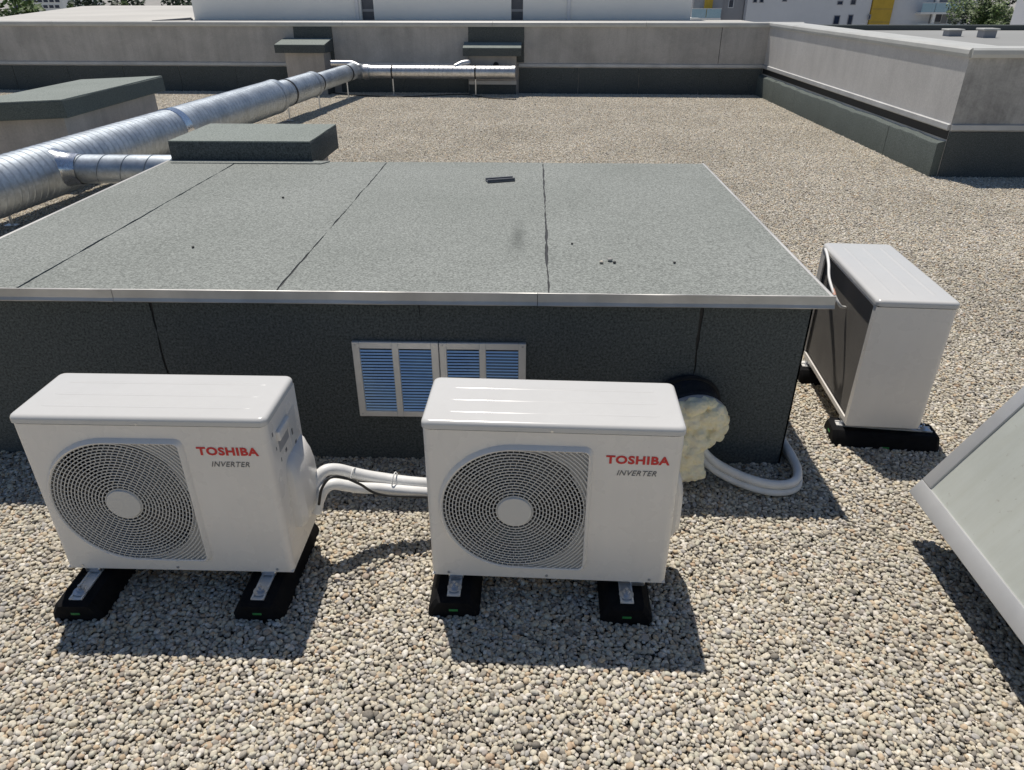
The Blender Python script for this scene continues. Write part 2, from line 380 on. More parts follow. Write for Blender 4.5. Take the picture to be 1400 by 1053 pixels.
# ---- parapets
def parapet(label, length, loc, rz, seed, wallm='conc', feltm='feltwall', gaps=(), fold=0.0, over=.02, capw=.55, x_end=0):
    """local: x along the wall from 0 to length, inner face at y=0, wall body behind (+y)"""
    p = thing('parapet_wall', label, 'wall', loc, rz)
    MB().box(0, length, 0, .36, -.3, 1.06).build('wall_panel', wallm, p)
    xs = [0]; rg = random.Random(seed)
    while length-xs[-1] > 3.2: xs.append(xs[-1]+2.5)
    xs.append(length)
    for a, b in zip(xs[:-1], xs[1:]):
        pr = [(-over, 1.055), (-over-.004, 1.085), (-over, 1.118), (-over+.02, 1.135), (capw-.02, 1.12), (capw, 1.10), (capw, 1.055)]
        c = MB(); c.loft([[(x, y, z) for y, z in pr] for x in (a+(.002 if a else 0), b-.002)]); c.build('coping', 'coping', p)
    segs = []; cur = 0
    for ga, gb in list(gaps)+[(length, length)]:
        if ga > cur+.05: segs.append((cur, ga))
        cur = gb
    for a, b in segs:
        pr = [(0, .485), (-.022, .478), (-.026, .435), (-.018, .425), (0, .43)]
        c = MB(); c.loft([[(x, y, z) for y, z in pr] for x in (a, b)]); c.build('flashing_strip', 'flash', p)
        n = max(1, round((b-a)/1.0)); 
        for k in range(n):
            u0 = a+(b-a)*k/n; u1 = a+(b-a)*(k+1)/n
            if not fold: sheet(u0, u1, -.01, .415, .012, lambda u, v, h: (u, -.002-h, v), 'felt_sheet', feltm, p, seed*100+k, .004, .003, k > 0, k < n-1, 8)
            else:
                rg2 = random.Random(seed*50+k); q = MB(); loops = []
                for i in range(9):
                    x = u0+(u1-u0)*i/8+(.0015 if i == 0 else -.0015 if i == 8 else 0); j = rg2.uniform(-.006, .006); z = .305+rg2.uniform(-.008, .008)
                    loops.append([(x, 0, -.02), (x, -fold+j*.4, -.02), (x, -fold+j*.6, z-.014), (x, -fold*.93+j*.6, z), (x, -.012, z+.018), (x, 0, z+.018)])
                q.loft(loops); q.build('felt_sheet', feltm, p, 22)
        if fold:
            MB().box(a, b, -.006, 0, .345, .43).build('backing_felt', 'bitumen', p)
    return p
TB = math.atan2(.48, 14.4)
# back parapet: local x runs from the right-hand corner to the left, inner face towards the camera
back = thing('parapet_wall', 'long stained concrete parapet behind the duct with two felt-clad panels', 'wall', (PAR_X, PAR_Y, 0), 0)
back.rotation_euler = (0, 0, -TB)
def bx_of(px, py=60):                                   # local x (negative) of a pixel column on the back wall plane
    d = _ray(px, py); n = Vector((sin(TB), cos(TB), 0)); o = Vector((PAR_X, PAR_Y, 0)); t = (o-CAMP).dot(n)/d.dot(n); q = CAMP+d*t-o
    return q.dot(Vector((cos(TB), -sin(TB), 0)))
LB = 15.5
MB().box(-LB, 0.36, 0, .36, -.3, 1.06).build('wall_panel', 'conc', back)
x = .55
while x > -LB:
    pr = [(-.025, 1.055), (-.03, 1.085), (-.025, 1.118), (0, 1.135), (.40, 1.12), (.42, 1.10), (.42, 1.055)]
    b = max(-LB, x-2.6); MB().loft([[(q, y, z) for y, z in pr] for q in (b+.002, x-.002)]).build('coping', 'coping', back); x = b
chA = (bx_of(400, 85), bx_of(462, 80)); chB = (bx_of(641, 85), bx_of(708, 85))
cuts = [(-LB, chA[0]-.02), (chA[1]+.02, chB[0]-.02), (chB[1]+.02, -.02)]
for si, (a, b) in enumerate(cuts):
    pr = [(0, .485), (-.022, .478), (-.026, .435), (-.018, .425), (0, .43)]
    MB().loft([[(q, y, z) for y, z in pr] for q in (a, b)]).build('flashing_strip', 'flash', back)
    n = round((b-a)/1.0)
    for k in range(n):
        sheet(a+(b-a)*k/n, a+(b-a)*(k+1)/n, -.03, .412, .012, lambda u, v, h: (u, -.003-h, v), 'felt_sheet', 'feltwall', back, si*40+k, .003, .004, k > 0, k < n-1, 8)
for a, b in ((bx_of(402, 50), bx_of(455, 50)), (bx_of(640, 50), bx_of(717, 50))):
    sheet(a, b, .5, 1.052, .014, lambda u, v, h: (u, -.003-h, v), 'felt_panel', 'feltwall', back, 99, .004, .003, True, True, 10)
MB().box(bx_of(985, 60)-.004, bx_of(985, 60)+.004, -.002, 0, .49, 1.05).build('wall_joint', 'bitumen', back)

right = parapet('pale rendered parapet with sunlit face and thick felt upstand', PAR_Y-COR_Y+.1, (PAR_X, COR_Y, 0), pi/2, 5, 'concR', 'feltgreen', fold=.075, over=.016)
# parapet() builds the body on local +y; turned by 90 degrees that is -x, so mirror it across
right.scale = (1, -1, 1)
side = parapet('short return of parapet with weathered dark blotches facing the air conditioners', 4.4, (PAR_X, COR_Y, 0), 0, 6, 'concS', 'feltwall', over=.03)
side.location = (PAR_X+.002, COR_Y-.002, 0)

# ---- parapet shafts
def shaft(label, x0, x1, d, ztop, front_dark, seed, cap_over=(.12, .1)):
    """small concrete shaft standing against the back parapet, in the parapet's own frame"""
    s = thing('ventilation_shaft', label, 'vent shaft', (PAR_X, PAR_Y, 0)); s.rotation_euler = (0, 0, -TB)
    xm = (x0+x1)/2; s.location = back.matrix_basis @ Vector((xm, 0, 0)); hw = (x1-x0)/2
    MB().box(-hw, hw, -d, -.016, -.05, ztop-.13).build('shaft_wall', 'block', s)
    o1, o2 = cap_over
    MB().loft([[(x, -d-.1, ztop-.13), (x, -d-.1, ztop-.012), (x, -.018, ztop+.063), (x, -.018, ztop-.13)] for x in (-hw-o1, hw+o2)]).build('cap', 'feltwall', s)
    sheet(-hw-o1+.004, hw+o2-.004, -d-.096, -.02, .010, lambda u, v, h: (u, v, ztop-.0115+.075*(v+d+.1)/(d+.082)+h), 'cap_felt', 'feltcap', s, seed, .002, .0, True, True, 6)
    if front_dark:
        sheet(-hw-.002, hw+.002, -.02, .155, .010, lambda u, v, h: (u, -d-h, v), 'felt_sheet', 'feltwall', s, seed+1, .003, 0, True, True, 6)
        MB().box(-hw-.006, hw+.006, -d-.02, -d-.001, .16, .215).build('flashing_strip', 'flash', s)
        c = MB(); c.tube([(.06, -d-.004, .47), (.06, -d+.05, .47)], .05, 16); c.build('vent_hole', 'cavity', s)
    else:
        sheet(-d, -.02, -.02, .40, .010, lambda u, v, h: (hw+h, u, v), 'felt_sheet', 'feltwall', s, seed+1, .003, 0, True, True, 6)
    return s
shaft('small concrete shaft with felt cap behind the elbow of the duct', chA[0]+.03, chA[1]-.12, .42, .80, False, 21, (.13, .06))
shaft('small concrete shaft with felt cap behind the closed end of the duct', chB[0]+.02, chB[1]-.02, .16, .745, True, 31, (.09, .09))

# ================================================================== ROOF PLENUM BOX
RX0, RX1, RY0, RY1, RZ = -2.18, 1.0, 2.229, 4.32, .698
WX0, WX1, WY0, WY1 = -2.14, .957, 2.275, 4.29
pl = thing('roof_plenum', 'large low box clad in slate felt with bright metal roof edge', 'roof box', ((RX0+RX1)/2, WY0, 0))
def P_(b, *a, **k):                                     # build in world coordinates under the plenum
    o = b.build(*a, **k); o.location = -pl.location; return o
P_(MB().box(WX0+.006, WX1-.006, WY0+.006, WY1-.006, -.05, RZ-.045), 'core', 'bitumen', pl)
P_(MB().box(RX0+.012, RX1-.012, RY0+.012, RY1-.012, RZ-.045, RZ-.005), 'roof_board', 'bitumen', pl)
sx = [RX0+.003, -1.7505, -.8596, .0586, RX1-.003]
tl = [.018, 0, 0]                                        # slight skew of the seams
for k in range(4):
    o = sheet(sx[k], sx[k+1], RY0+.004, RY1-.002, .005, lambda u, v, h: (u, v, RZ-.005+h-(.0012 if k % 2 else 0)), 'roof_sheet', 'feltroof', pl, 60+k, .0026, .0036, k > 0, k < 3, 60); o.location = -pl.location
wx = [WX0, -1.325, -.384, .583, WX1]
for k in range(4):
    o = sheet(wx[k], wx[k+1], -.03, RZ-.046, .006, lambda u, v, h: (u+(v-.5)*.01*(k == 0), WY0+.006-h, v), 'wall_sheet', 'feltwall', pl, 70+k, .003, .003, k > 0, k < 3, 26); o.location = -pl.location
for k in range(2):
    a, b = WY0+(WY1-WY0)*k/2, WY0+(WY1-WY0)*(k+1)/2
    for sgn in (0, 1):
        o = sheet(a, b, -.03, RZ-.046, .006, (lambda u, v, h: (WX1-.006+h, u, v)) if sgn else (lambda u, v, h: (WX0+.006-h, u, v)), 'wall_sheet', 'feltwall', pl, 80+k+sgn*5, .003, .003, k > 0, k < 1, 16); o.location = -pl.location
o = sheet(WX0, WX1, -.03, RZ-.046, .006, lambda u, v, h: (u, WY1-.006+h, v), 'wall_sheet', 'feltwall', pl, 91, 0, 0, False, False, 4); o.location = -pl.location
trim = [(0, .003), (-.004, .002), (-.005, -.028), (-.010, -.038), (-.008, -.041), (.006, -.036), (.006, 0)]
for a, b in ((RX0-.005, -1.42), (-1.418, .02), (.022, RX1+.005)):
    rg = random.Random(int(a*100)); n = 10
    P_(MB().loft([[(a+(b-a)*i/n, RY0+y+.004, RZ+z+rg.uniform(-.0008, .0008)) for y, z in trim] for i in range(n+1)]), 'edge_trim', 'trim', pl)
P_(MB().loft([[(RX1-y-.004, yy, RZ+z) for y, z in trim] for yy in (RY0+.001, RY1)]), 'edge_trim', 'trim', pl)
P_(MB().loft([[(RX0+y+.004, yy, RZ+z) for y, z in trim] for yy in (RY0+.001, RY1)]), 'edge_trim', 'trim', pl)
# felt lap turned down from the little shaft on to the roof
o = sheet(-2.13, -1.24, RY1-.075, RY1-.004, .004, lambda u, v, h: (u+(.045 if u > -1.5 else -.03)*(v-RY1+.07)/.07*.9, v, RZ+.0005+h), 'lap_sheet', 'feltroof', pl, 95, .003, .0, True, True, 6); o.location = -pl.location

# shaft rising behind the plenum
s1 = thing('ventilation_shaft', 'squat felt-capped shaft rising behind the slate box roof', 'vent shaft', (-1.735, 4.66, 0))
MB().box(-.36, .36, -.28, .24, -.05, .655).build('shaft_wall', 'block', s1)
MB().bbox(-.425, .425, -.332, .30, .656, .803, .007, 2).build('cap', 'feltwall', s1, 40)
sheet(-.422, .422, -.33, .298, .008, lambda u, v, h: (u, v, .8025+h), 'cap_felt', 'feltcap', s1, 97, .002, 0, True, True, 8)
# big shaft at the left beyond the duct
s2 = thing('ventilation_shaft', 'big felt-capped concrete shaft beyond the long duct', 'vent shaft', (-4.62, 7.58, 0), radians(1.5))
MB().box(-.37, .37, -.92, .93, -.05, .60).build('shaft_wall', 'block', s2)
c2 = MB().bbox(-.47, .46, -1.02, 1.02, -.155, -.010, .005, 1).build('cap', 'feltgreen', s2, 40); c2.location = (0, 0, .735); c2.rotation_euler = (0, radians(-2.4), 0)
ct = sheet(-.466, .456, -1.016, 1.016, .010, lambda u, v, h: (u, v, -.010+h), 'cap_felt', 'feltcap', s2, 98, .003, 0, True, True, 12); ct.location = c2.location; ct.rotation_euler = c2.rotation_euler

# ================================================================== VENT GRILLES
def vent(label, x0):
    v = thing('vent_grille', label, 'vent', (x0, WY0, .194), 0, None); w, h = .307, .306
    fr = MB(); y0, y1 = -.016, -.001
    xs = [0, .028, .141, .163, .279, w]
    for a, b in ((0, .026), (.141, .165), (w-.027, w)): fr.bbox(a, b, y0, y1, 0, h, .002, 1)
    for a, b in ((.026, .141), (.165, w-.027)):
        fr.bbox(a-.001, b+.001, y0+.0004, y1, 0, .024, .002, 1); fr.bbox(a-.001, b+.001, y0+.0004, y1, h-.026, h, .002, 1)
    fr.build('frame', 'alu', v, 30)
    MB().box(.02, w-.02, -.002, -.0008, .02, h-.02).build('backing', 'cavity', v)
    n = 21; zt = h-.027; zb = .025; me = None
    for a, b in ((.0265, .1405), (.1655, w-.0275)):
        for k in range(n):
            z = zb+(zt-zb)*(k+.5)/n; p = (zt-zb)/n
            if me is None:
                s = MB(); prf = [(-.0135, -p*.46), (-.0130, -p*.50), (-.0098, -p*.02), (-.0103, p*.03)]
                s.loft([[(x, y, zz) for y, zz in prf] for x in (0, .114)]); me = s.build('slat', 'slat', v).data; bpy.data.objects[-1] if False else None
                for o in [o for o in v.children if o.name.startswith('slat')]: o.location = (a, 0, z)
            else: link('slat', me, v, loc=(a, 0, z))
    for sx_, sz in ((.012, .012), (w-.012, .012), (.012, h-.012), (w-.012, h-.012)):
        MB().tube([(sx_, y0+.0005, sz), (sx_, y0-.002, sz)], .0035, 8).build('screw', 'zinc', v)
    return v
vent('louvred metal vent on dark wall, fully visible beside the other vent', -.632)
vent('louvred metal vent on dark wall, partly hidden by an air conditioner lid', -.3225)

# ================================================================== AIR CONDITIONERS
UW, UD, UH = .68, .2447, .53
DC = (.243, .252); DR = .213
def dshape(off=0.0, n=48):
    """D outline: round on the left, square with rounded corners on the right; counter-clockwise from the right edge"""
    R = DR-off; x1 = .449-off; r = .022-off*.5; pts_ = []
    top = DC[1]+R; bot = DC[1]-R
    for k in range(5): a = pi/2*k/4; pts_.append((x1-r+r*cos(a), top-r+r*sin(a)))
    pts_.append((DC[0]+.09, top))
    for k in range(n+1): a = pi/2+pi*k/n; pts_.append((DC[0]+R*cos(a), DC[1]+R*sin(a)))
    pts_.append((DC[0]+.09, bot))
    for k in range(5): a = -pi/2+pi/2*k/4; pts_.append((x1-r+r*cos(a), bot+r+r*sin(a)))
    pts_.append((x1, DC[1])); return pts_
def to_rect(p, x0, x1, z0, z1):
    cx, cz = DC[0]+.03, DC[1]; dx, dz = p[0]-cx, p[1]-cz
    t = min(((x1 if dx > 0 else x0)-cx)/dx if abs(dx) > 1e-9 else 9e9, ((z1 if dz > 0 else z0)-cz)/dz if abs(dz) > 1e-9 else 9e9)
    return (cx+dx*t, cz+dz*t)
def text_mesh(txt, width, height, bold=0, shear=0, depth=.0006):
    cu = bpy.data.curves.new('print', 'FONT'); cu.body = txt; cu.size = 1; cu.offset = bold; cu.shear = shear; cu.extrude = .01; cu.resolution_u = 3; cu.space_character = 1.08
    o = bpy.data.objects.new('print', cu); COL.objects.link(o); bpy.context.view_layer.update()
    me = bpy.data.meshes.new_from_object(o.evaluated_get(bpy.context.evaluated_depsgraph_get())); bpy.data.objects.remove(o)
    co = np.array([v.co[:] for v in me.vertices]); mn, mx = co.min(0), co.max(0)
    for v in me.vertices:
        c = v.co.copy(); v.co = ((c.x-mn[0])/(mx[0]-mn[0])*width, -(c.z-mn[2])/(mx[2]-mn[2])*depth, (c.y-mn[1])/(mx[1]-mn[1])*height)
    return me
def make_unit():
    u = thing('air_conditioner', '', 'air conditioner')
    r = .02; ZT = .504
    # front panel with its D-shaped opening, wrapped round both front corners
    b = MB(); D0, D1, D2, D3 = dshape(), dshape(.0065), dshape(.0095), dshape(.0125); n = len(D0)
    rect = [to_rect(p, r, UW-r, .004, ZT) for p in D0]
    for k in (0,): pass
    L = [[(x, 0, z) for x, z in rect], [(x, 0, z) for x, z in D0], [(x, -.0105, z) for x, z in D1], [(x, -.0128, z) for x, z in D2], [(x, -.0105, z) for x, z in D3], [(x, .004, z) for x, z in D3]]
    # corner points of the rectangle so that the strip fills it completely
    b.loft(L, True, False, False)
    cs = [(r, .004), (UW-r, .004), (UW-r, ZT), (r, ZT)]
    for cx, cz in cs:
        best = None
        for j in range(n):
            p, q = rect[j], rect[(j+1) % n]
            onx = lambda t: abs(t[0]-cx) < 1e-6; onz = lambda t: abs(t[1]-cz) < 1e-6
            if (onx(p) and onz(q) or onz(p) and onx(q)) and hypot(p[0]-cx, p[1]-cz)+hypot(q[0]-cx, q[1]-cz) < .5:
                b.add([(p[0], 0, p[1]), (q[0], 0, q[1]), (cx, 0, cz)], [(0, 1, 2)])
    def wrap(side):
        prof = []
        for k in range(7):
            a = pi/2*k/6
            prof.append((r-r*sin(a), r-r*cos(a)) if side < 0 else (UW-r+r*sin(a), r-r*cos(a)))
        prof.append((0 if side < 0 else UW, UD)); prof.append((.012 if side < 0 else UW-.012, UD))
        b.loft([[(x, y, z) for x, y in prof] for z in (.004, ZT)], False, False, False)
    wrap(-1); wrap(1)
    bm_ = b.build('casing', 'white', u, 30); 
    MB().box(.0015, UW-.0015, .0015, UD-.0015, 0, .0038).build('base_pan', 'white', u)
    # rear: frame and finned coil
    rf = MB(); rf.box(.012, .03, UD-.006, UD-.0002, .004, ZT); rf.box(UW-.05, UW-.012, UD-.006, UD-.0002, .004, ZT); rf.box(.03, UW-.05, UD-.006, UD-.0002, .004, .022)
    rf.box(.03, UW-.05, UD-.006, UD-.0002, ZT-.008, ZT); rf.build('rear_frame', 'white', u)
    MB().box(.028, UW-.048, UD-.028, UD-.010, .02, ZT-.006).build('coil', 'coil', u)
    # lid
    e = .003; lo = []
    lo.append(rrect(-e, UW+e, -e, UD+e, .02, ZT+.0030)); lo.append(rrect(-e, UW+e, -e, UD+e, .02, .517))
    for k in range(1, 6): a = pi/2*k/5; i = .013*(1-cos(a)); lo.append(rrect(-e+i, UW+e-i, -e+i, UD+e-i, max(.004, .02-i*.6), .517+.013*sin(a)))
    lid = MB().loft(lo).build('lid', 'lid', u, 50)
    for y in (.055, .118, .185):
        rd = MB(); h = .0010; w = .006; xs_ = [.055, .062, .075, UW-.075, UW-.062, UW-.055]; sc = [.1, .6, 1, 1, .6, .1]
        rd.loft([[(x, y+w*s*cos(pi*k/6), .5298+h*s*sin(pi*k/6)) for k in range(7)] for x, s in zip(xs_, sc)], False, False, False); rd.build('ridge', 'lid', lid, 60)
    # fan grille
    g_ = MB(); yF, yB = -.0095, -.0062; seg = 96
    radii = [.0505+.0093*i for i in range(17)]
    def bar(pa, pb, w0, y0=yF, y1=yB):
        d = Vector((pb[0]-pa[0], pb[1]-pa[1])); l = d.length
        if l < 1e-6: return
        nx, nz = -d.y/l*w0, d.x/l*w0
        g_.add([(pa[0]-nx, y0, pa[1]-nz), (pb[0]-nx, y0, pb[1]-nz), (pb[0]+nx, y0, pb[1]+nz), (pa[0]+nx, y0, pa[1]+nz),
                (pa[0]-nx, y1, pa[1]-nz), (pb[0]-nx, y1, pb[1]-nz), (pb[0]+nx, y1, pb[1]+nz), (pa[0]+nx, y1, pa[1]+nz)],
               [(0,1,2,3), (0,4,5,1), (3,2,6,7), (0,3,7,4), (1,5,6,2)])
    for R in radii:
        w = .0013; o = len(g_.v)
        for j in range(seg):
            a = 2*pi*j/seg
            for rr, yy in ((R-w, yF), (R+w, yF), (R+w, yB), (R-w, yB)): g_.v.append((DC[0]+rr*cos(a), yy, DC[1]+rr*sin(a)))
        for j in range(seg):
            k = (j+1) % seg
            for q in range(4): g_.f.append((o+4*j+q, o+4*k+q, o+4*k+(q+1) % 4, o+4*j+(q+1) % 4))
    for i in range(len(radii)-1):
        ra, rb = radii[i]+.0015, radii[i+1]-.0015; cnt = max(8, int(2*pi*(ra+rb)/2/.0150)); off = (i % 2)*.5+.13*i
        for j in range(cnt):
            a = 2*pi*(j+off)/cnt
            bar((DC[0]+ra*cos(a), DC[1]+ra*sin(a)), (DC[0]+rb*cos(a), DC[1]+rb*sin(a)), .0009, yF+.0008)
    def inD(x, z): return x < .4375 and DC[1]-DR+.012 < z < DC[1]+DR-.012 and (x > DC[0]+.01)
    R = radii[-1]+.0093
    while R < .30:
        for j in range(160):
            a0, a1 = -pi/2+pi*j/160, -pi/2+pi*(j+1)/160
            p = (DC[0]+R*cos(a0), DC[1]+R*sin(a0)); q = (DC[0]+R*cos(a1), DC[1]+R*sin(a1))
            if inD(*p) and inD(*q): bar(p, q, .0017)
        R += .0093
    g_.build('fan_grille', 'grille', u, 30)
    hb = MB(); hb.loft([[(DC[0]+rr*cos(2*pi*j/40), y, DC[1]+rr*sin(2*pi*j/40)) for j in range(40)] for rr, y in ((.0485, -.004), (.0485, -.0105), (.046, -.0135), (.025, -.0142))]); hb.build('hub_cap', 'grille', u, 40)
    # cavity: square shroud, fan behind
    sh = MB(); sh.loft([[(x, y, z) for x, z in dshape(.0122)] for y in (.0035, .075)], True, False, False); sh.add([(.02, .076, .03), (.46, .076, .03), (.46, .076, .48), (.02, .076, .48)], [(0, 1, 2, 3)]); sh.build('fan_shroud', 'cavity', u)
    cp = MB(); dd = dshape(.0126); rr_ = radii[-1]+.001                 # corner plate round the fan opening
    inner = [(DC[0]+rr_*(x-DC[0])/hypot(x-DC[0], z-DC[1]), DC[1]+rr_*(z-DC[1])/hypot(x-DC[0], z-DC[1])) for x, z in dd]
    cp.loft([[(x, .0005, z) for x, z in dd], [(x, .0005, z) for x, z in inner], [(x, .04, z) for x, z in inner]], True, False, False); cp.build('corner_plate', 'grille', u, 30)
    fan = MB().tube([(DC[0], .03, DC[1]), (DC[0], .07, DC[1])], .05, 24).build('fan', 'fan', u, 40)
    for k in range(3):
        bl = MB(); a0 = 2*pi*k/3+.5; lo = []
        for i in range(9):
            rr = .045+.15*i/8; sp = .62+.25*i/8
            lo.append([(DC[0]+rr*cos(a0+sp*t), .035+.03*t+.002*d, DC[1]+rr*sin(a0+sp*t)) for d in (0, 1) for t in ((0, .25, .5, .75, 1) if d == 0 else (1, .75, .5, .25, 0))])
        bl.loft(lo); bl.build('blade', 'fan', fan, 40)
    # print
    for nm, txt, x, z, w, h, bo, shr, mm in (('brand_lettering', 'TOSHIBA', .482, .4145, .166, .0265, .036, 0, 'red'), ('inverter_lettering', 'INVERTER', .513, .378, .104, .0165, .004, .30, 'greyprint')):
        me = text_mesh(txt, w, h, bo, shr); me.materials.append(M[mm]); o = link(nm, me, u, loc=(x, -.0006, z))
    for x, y, z in ((.339, -.0022, .511), (.336, 0, .0125), (.05, 0, .0125), (.632, 0, .0125)):
        MB().tube([(x, y+.0005, z), (x, y-.0018, z)], .0042, 10).build('screw', 'zinc', u)
    # right side: grip, valve cover, stickers
    MB().bbox(UW-.002, UW+.010, .055, .145, .425, .455, .004, 3).build('grip', 'white', u, 40)
    MB().bbox(UW-.004, UW+.0016, .06, .14, .385, .424, .001, 1).build('grip_recess', 'rim', u, 40)
    vc = MB(); lo = []
    for z, dx, y0, y1 in ((.335, .001, .10, .235), (.325, .018, .085, .235), (.30, .034, .075, .236), (.26, .043, .072, .237), (.16, .046, .072, .237), (.125, .044, .072, .237), (.105, .03, .078, .236), (.098, .001, .09, .235)):
        dx *= .82; lo.append([(UW-.003, y0, z), (UW+dx*.6, y0+.002, z), (UW+dx, y0+.018, z), (UW+dx, y1-.018, z), (UW+dx*.6, y1-.002, z), (UW-.003, y1, z)])
    vc.loft(lo); vc.build('valve_cover', 'white', u, 40)
    for y, z, dy, dz in ((.03, .455, .006, .012), (.04, .405, .004, .010), (.10, .36, .012, .010), (.165, .375, .010, .020), (.18, .33, .012, .016), (.06, .355, .004, .012)):
        MB().box(UW+.0001, UW+.0007, y, y+dy, z, z+dz).build('sticker', 'greyprint', u)
    MB().box(UW+.0001, UW+.0006, .15, .215, .345, .45).build('data_plate', 'alu', u)
    # feet pressed from the base
    for x in (.07, .60):
        MB().bbox(x-.022, x+.022, .004, UD-.004, -.020, -.0005, .003, 1).build('mounting_rail', 'zinc', u, 40)
    return u
U0 = make_unit()
LOGO = 'white air conditioner in front of the pipe stub filled with foam, partly covering a vent'
U0['label'] = LOGO
U0.location = (-.2805, 1.5634, .08); U0.rotation_euler = (0, 0, -.0269)
U1 = copytree(U0); U1['label'] = 'white air conditioner with white pipes bending out of its side'; U1.location = (-1.3679, 1.5600, .08); U1.rotation_euler = (0, 0, -.0016)
U2 = copytree(U0); U2['label'] = 'white air conditioner beside the roof box, showing its finned back and plain end'
U2.location = (1.530, 2.408, .08); U2.rotation_euler = (0, 0, pi/2-.062); U2.scale = (1, 1.165, 1)
for U in (U0, U1, U2): U['group'] = 'air conditioners on rubber feet'

# ---- rubber feet
def make_foot():
    f = thing('rubber_foot', '', 'support block'); L = .40; w0, w1, h = .074, .056, .055
    lo = []
    for x, s in ((-L/2, .86), (-L/2+.012, 1), (L/2-.012, 1), (L/2, .86)):
        lo.append([(-w0*s, x, -.03), (w0*s, x, -.03), (w0*s, x, .012), (w1*s, x, h-.008 if s == 1 else h-.014), (w1*s*.86, x, h if s == 1 else h-.006), (-w1*s*.86, x, h if s == 1 else h-.006), (-w1*s, x, h-.008 if s == 1 else h-.014), (-w0*s, x, .012)])
    MB().loft(lo).build('block', 'black', f, 30)
    c = MB()
    for a, b, z0, z1 in ((-.019, -.014, h-.002, h+.005), (.014, .019, h-.002, h+.005), (-.014, .014, h-.002, h+.001)): c.box(a, b, -L/2+.02, L/2-.02, z0, z1)
    c.build('channel', 'alu', f)
    for y in (-.148, .148):
        b = MB(); b.tube([(0, y, h+.003), (0, y, h+.0065)], .021, 18); b.tube([(0, y, h+.0065), (0, y, h+.015)], .011, 6); b.tube([(0, y, h+.015), (0, y, h+.026)], .0048, 8); b.build('bolt', 'zinc', f, 30)
    for y in (-L/2-.0008, L/2+.0008):
        MB().bbox(-.013, .013, min(y, y*.985), max(y, y*.985), .017, .025, .0008, 1).build('tag', 'green', f)
    MB().box(-w0-.0008, -w0+.002, -.014, .014, -.002, .007).build('side_tag', 'green', f)
    return f
F0 = make_foot()
feet = [(F0, -.212, 1.682, 0, 'black rubber foot under fan end of the air conditioner that hides a vent'),
        (None, .288, 1.668, -.02, 'black rubber foot under lettered end of the air conditioner that hides a vent'),
        (None, -1.296, 1.638, .02, 'black rubber foot under fan end of the air conditioner with bent pipes'),
        (None, -.772, 1.652, .0, 'black rubber foot under lettered end of the air conditioner with bent pipes'),
        (None, 1.412, 2.462, pi/2-.11, 'black rubber foot under plain end of the air conditioner beside the roof box'),
        (None, 1.445, 2.985, pi/2-.06, 'black rubber foot under valve end of the air conditioner beside the roof box')]
for f, x, y, a, lb in feet:
    f = f or copytree(F0); f.location = (x, y, 0); f.rotation_euler = (0, 0, a); f['label'] = lb; f['group'] = 'rubber feet under the air conditioners'

# ================================================================== PIPES
pp = thing('insulated_pipes', 'pair of white insulated pipes bending out of an air conditioner side', 'pipes', (-.66, 1.76, .2))
def wpart(b, name, m, parent, smooth=50):
    o = b.build(name, m, parent, smooth); o.location = -parent.location; return o
A3 = lambda L: [atY(*q) for q in L]
wpart(MB().tube(spline(A3([(425, 690, 1.745), (430, 668, 1.76), (436, 652, 1.775), (446, 643, 1.79), (462, 642, 1.81), (484, 647, 1.83), (516, 653, 1.85), (584, 661, 1.87)])+[Vector((-.05, 1.97, .10)), Vector((.30, 2.08, .10)), Vector((.53, 2.19, .20))]), .0185, 14), 'pipe', 'pvc', pp)
wpart(MB().tube(spline(A3([(432, 700, 1.735), (437, 682, 1.745), (444, 668, 1.755), (456, 662, 1.765), (472, 664, 1.78), (492, 667, 1.80), (520, 668, 1.82), (584, 673, 1.845)])+[Vector((-.02, 1.95, .07)), Vector((.30, 2.06, .075)), Vector((.54, 2.18, .18))]), .0175, 14), 'pipe', 'pvc', pp)
wpart(MB().tube(spline(A3([(436, 690, 1.71), (440, 668, 1.715), (452, 653, 1.735), (470, 653, 1.755), (492, 662, 1.765), (520, 676, 1.785), (584, 680, 1.815)])+[Vector((0, 1.94, .055)), Vector((.3, 2.05, .06)), Vector((.545, 2.17, .16))]), .0042, 8), 'cable', 'cable', pp)
for px, py, yy in ((484, 657, 1.818), (540, 662, 1.845)):
    p = atY(px, py, yy); ring = [p+Vector((.2, .98, 0)).normalized()*(cos(a)*.026)+Vector((.06, 0, 1)).normalized()*(sin(a)*.044) for a in [2*pi*k/20 for k in range(21)]]
    wpart(MB().tube(ring, .0022, 6), 'cable_tie', 'pvc', pp)
p2 = thing('insulated_pipes', 'white insulated pipes leaving the foam and curving round the box corner', 'pipes', (.80, 2.10, 0))
loop = [(.60, 2.19, .16), (.66, 2.17, .090), (.74, 2.125, .060), (.83, 2.085, .048), (.90, 2.078, .045), (.955, 2.105, .044), (.985, 2.175, .043), (.992, 2.27, .043), (.990, 2.40, .043), (1.01, 2.62, .043), (1.07, 2.90, .043), (1.18, 3.00, .043), (1.34, 3.03, .05)]
wpart(MB().tube(spline(loop), .0160, 14), 'pipe', 'pvc', p2)
low = []
for i, p in enumerate(loop):
    t_ = (Vector(loop[min(i+1, len(loop)-1)])-Vector(loop[max(i-1, 0)])); o_ = Vector((t_.y, -t_.x, 0)).normalized()*.009; low.append(Vector(p)+o_-Vector((0, 0, .027)))
wpart(MB().tube(spline(low), .0130, 14), 'pipe', 'pvc', p2)
cb = thing('power_cable', 'thin white cable with orange tape hanging behind the lid beside the box', 'cable', (1.255, 2.85, .5))
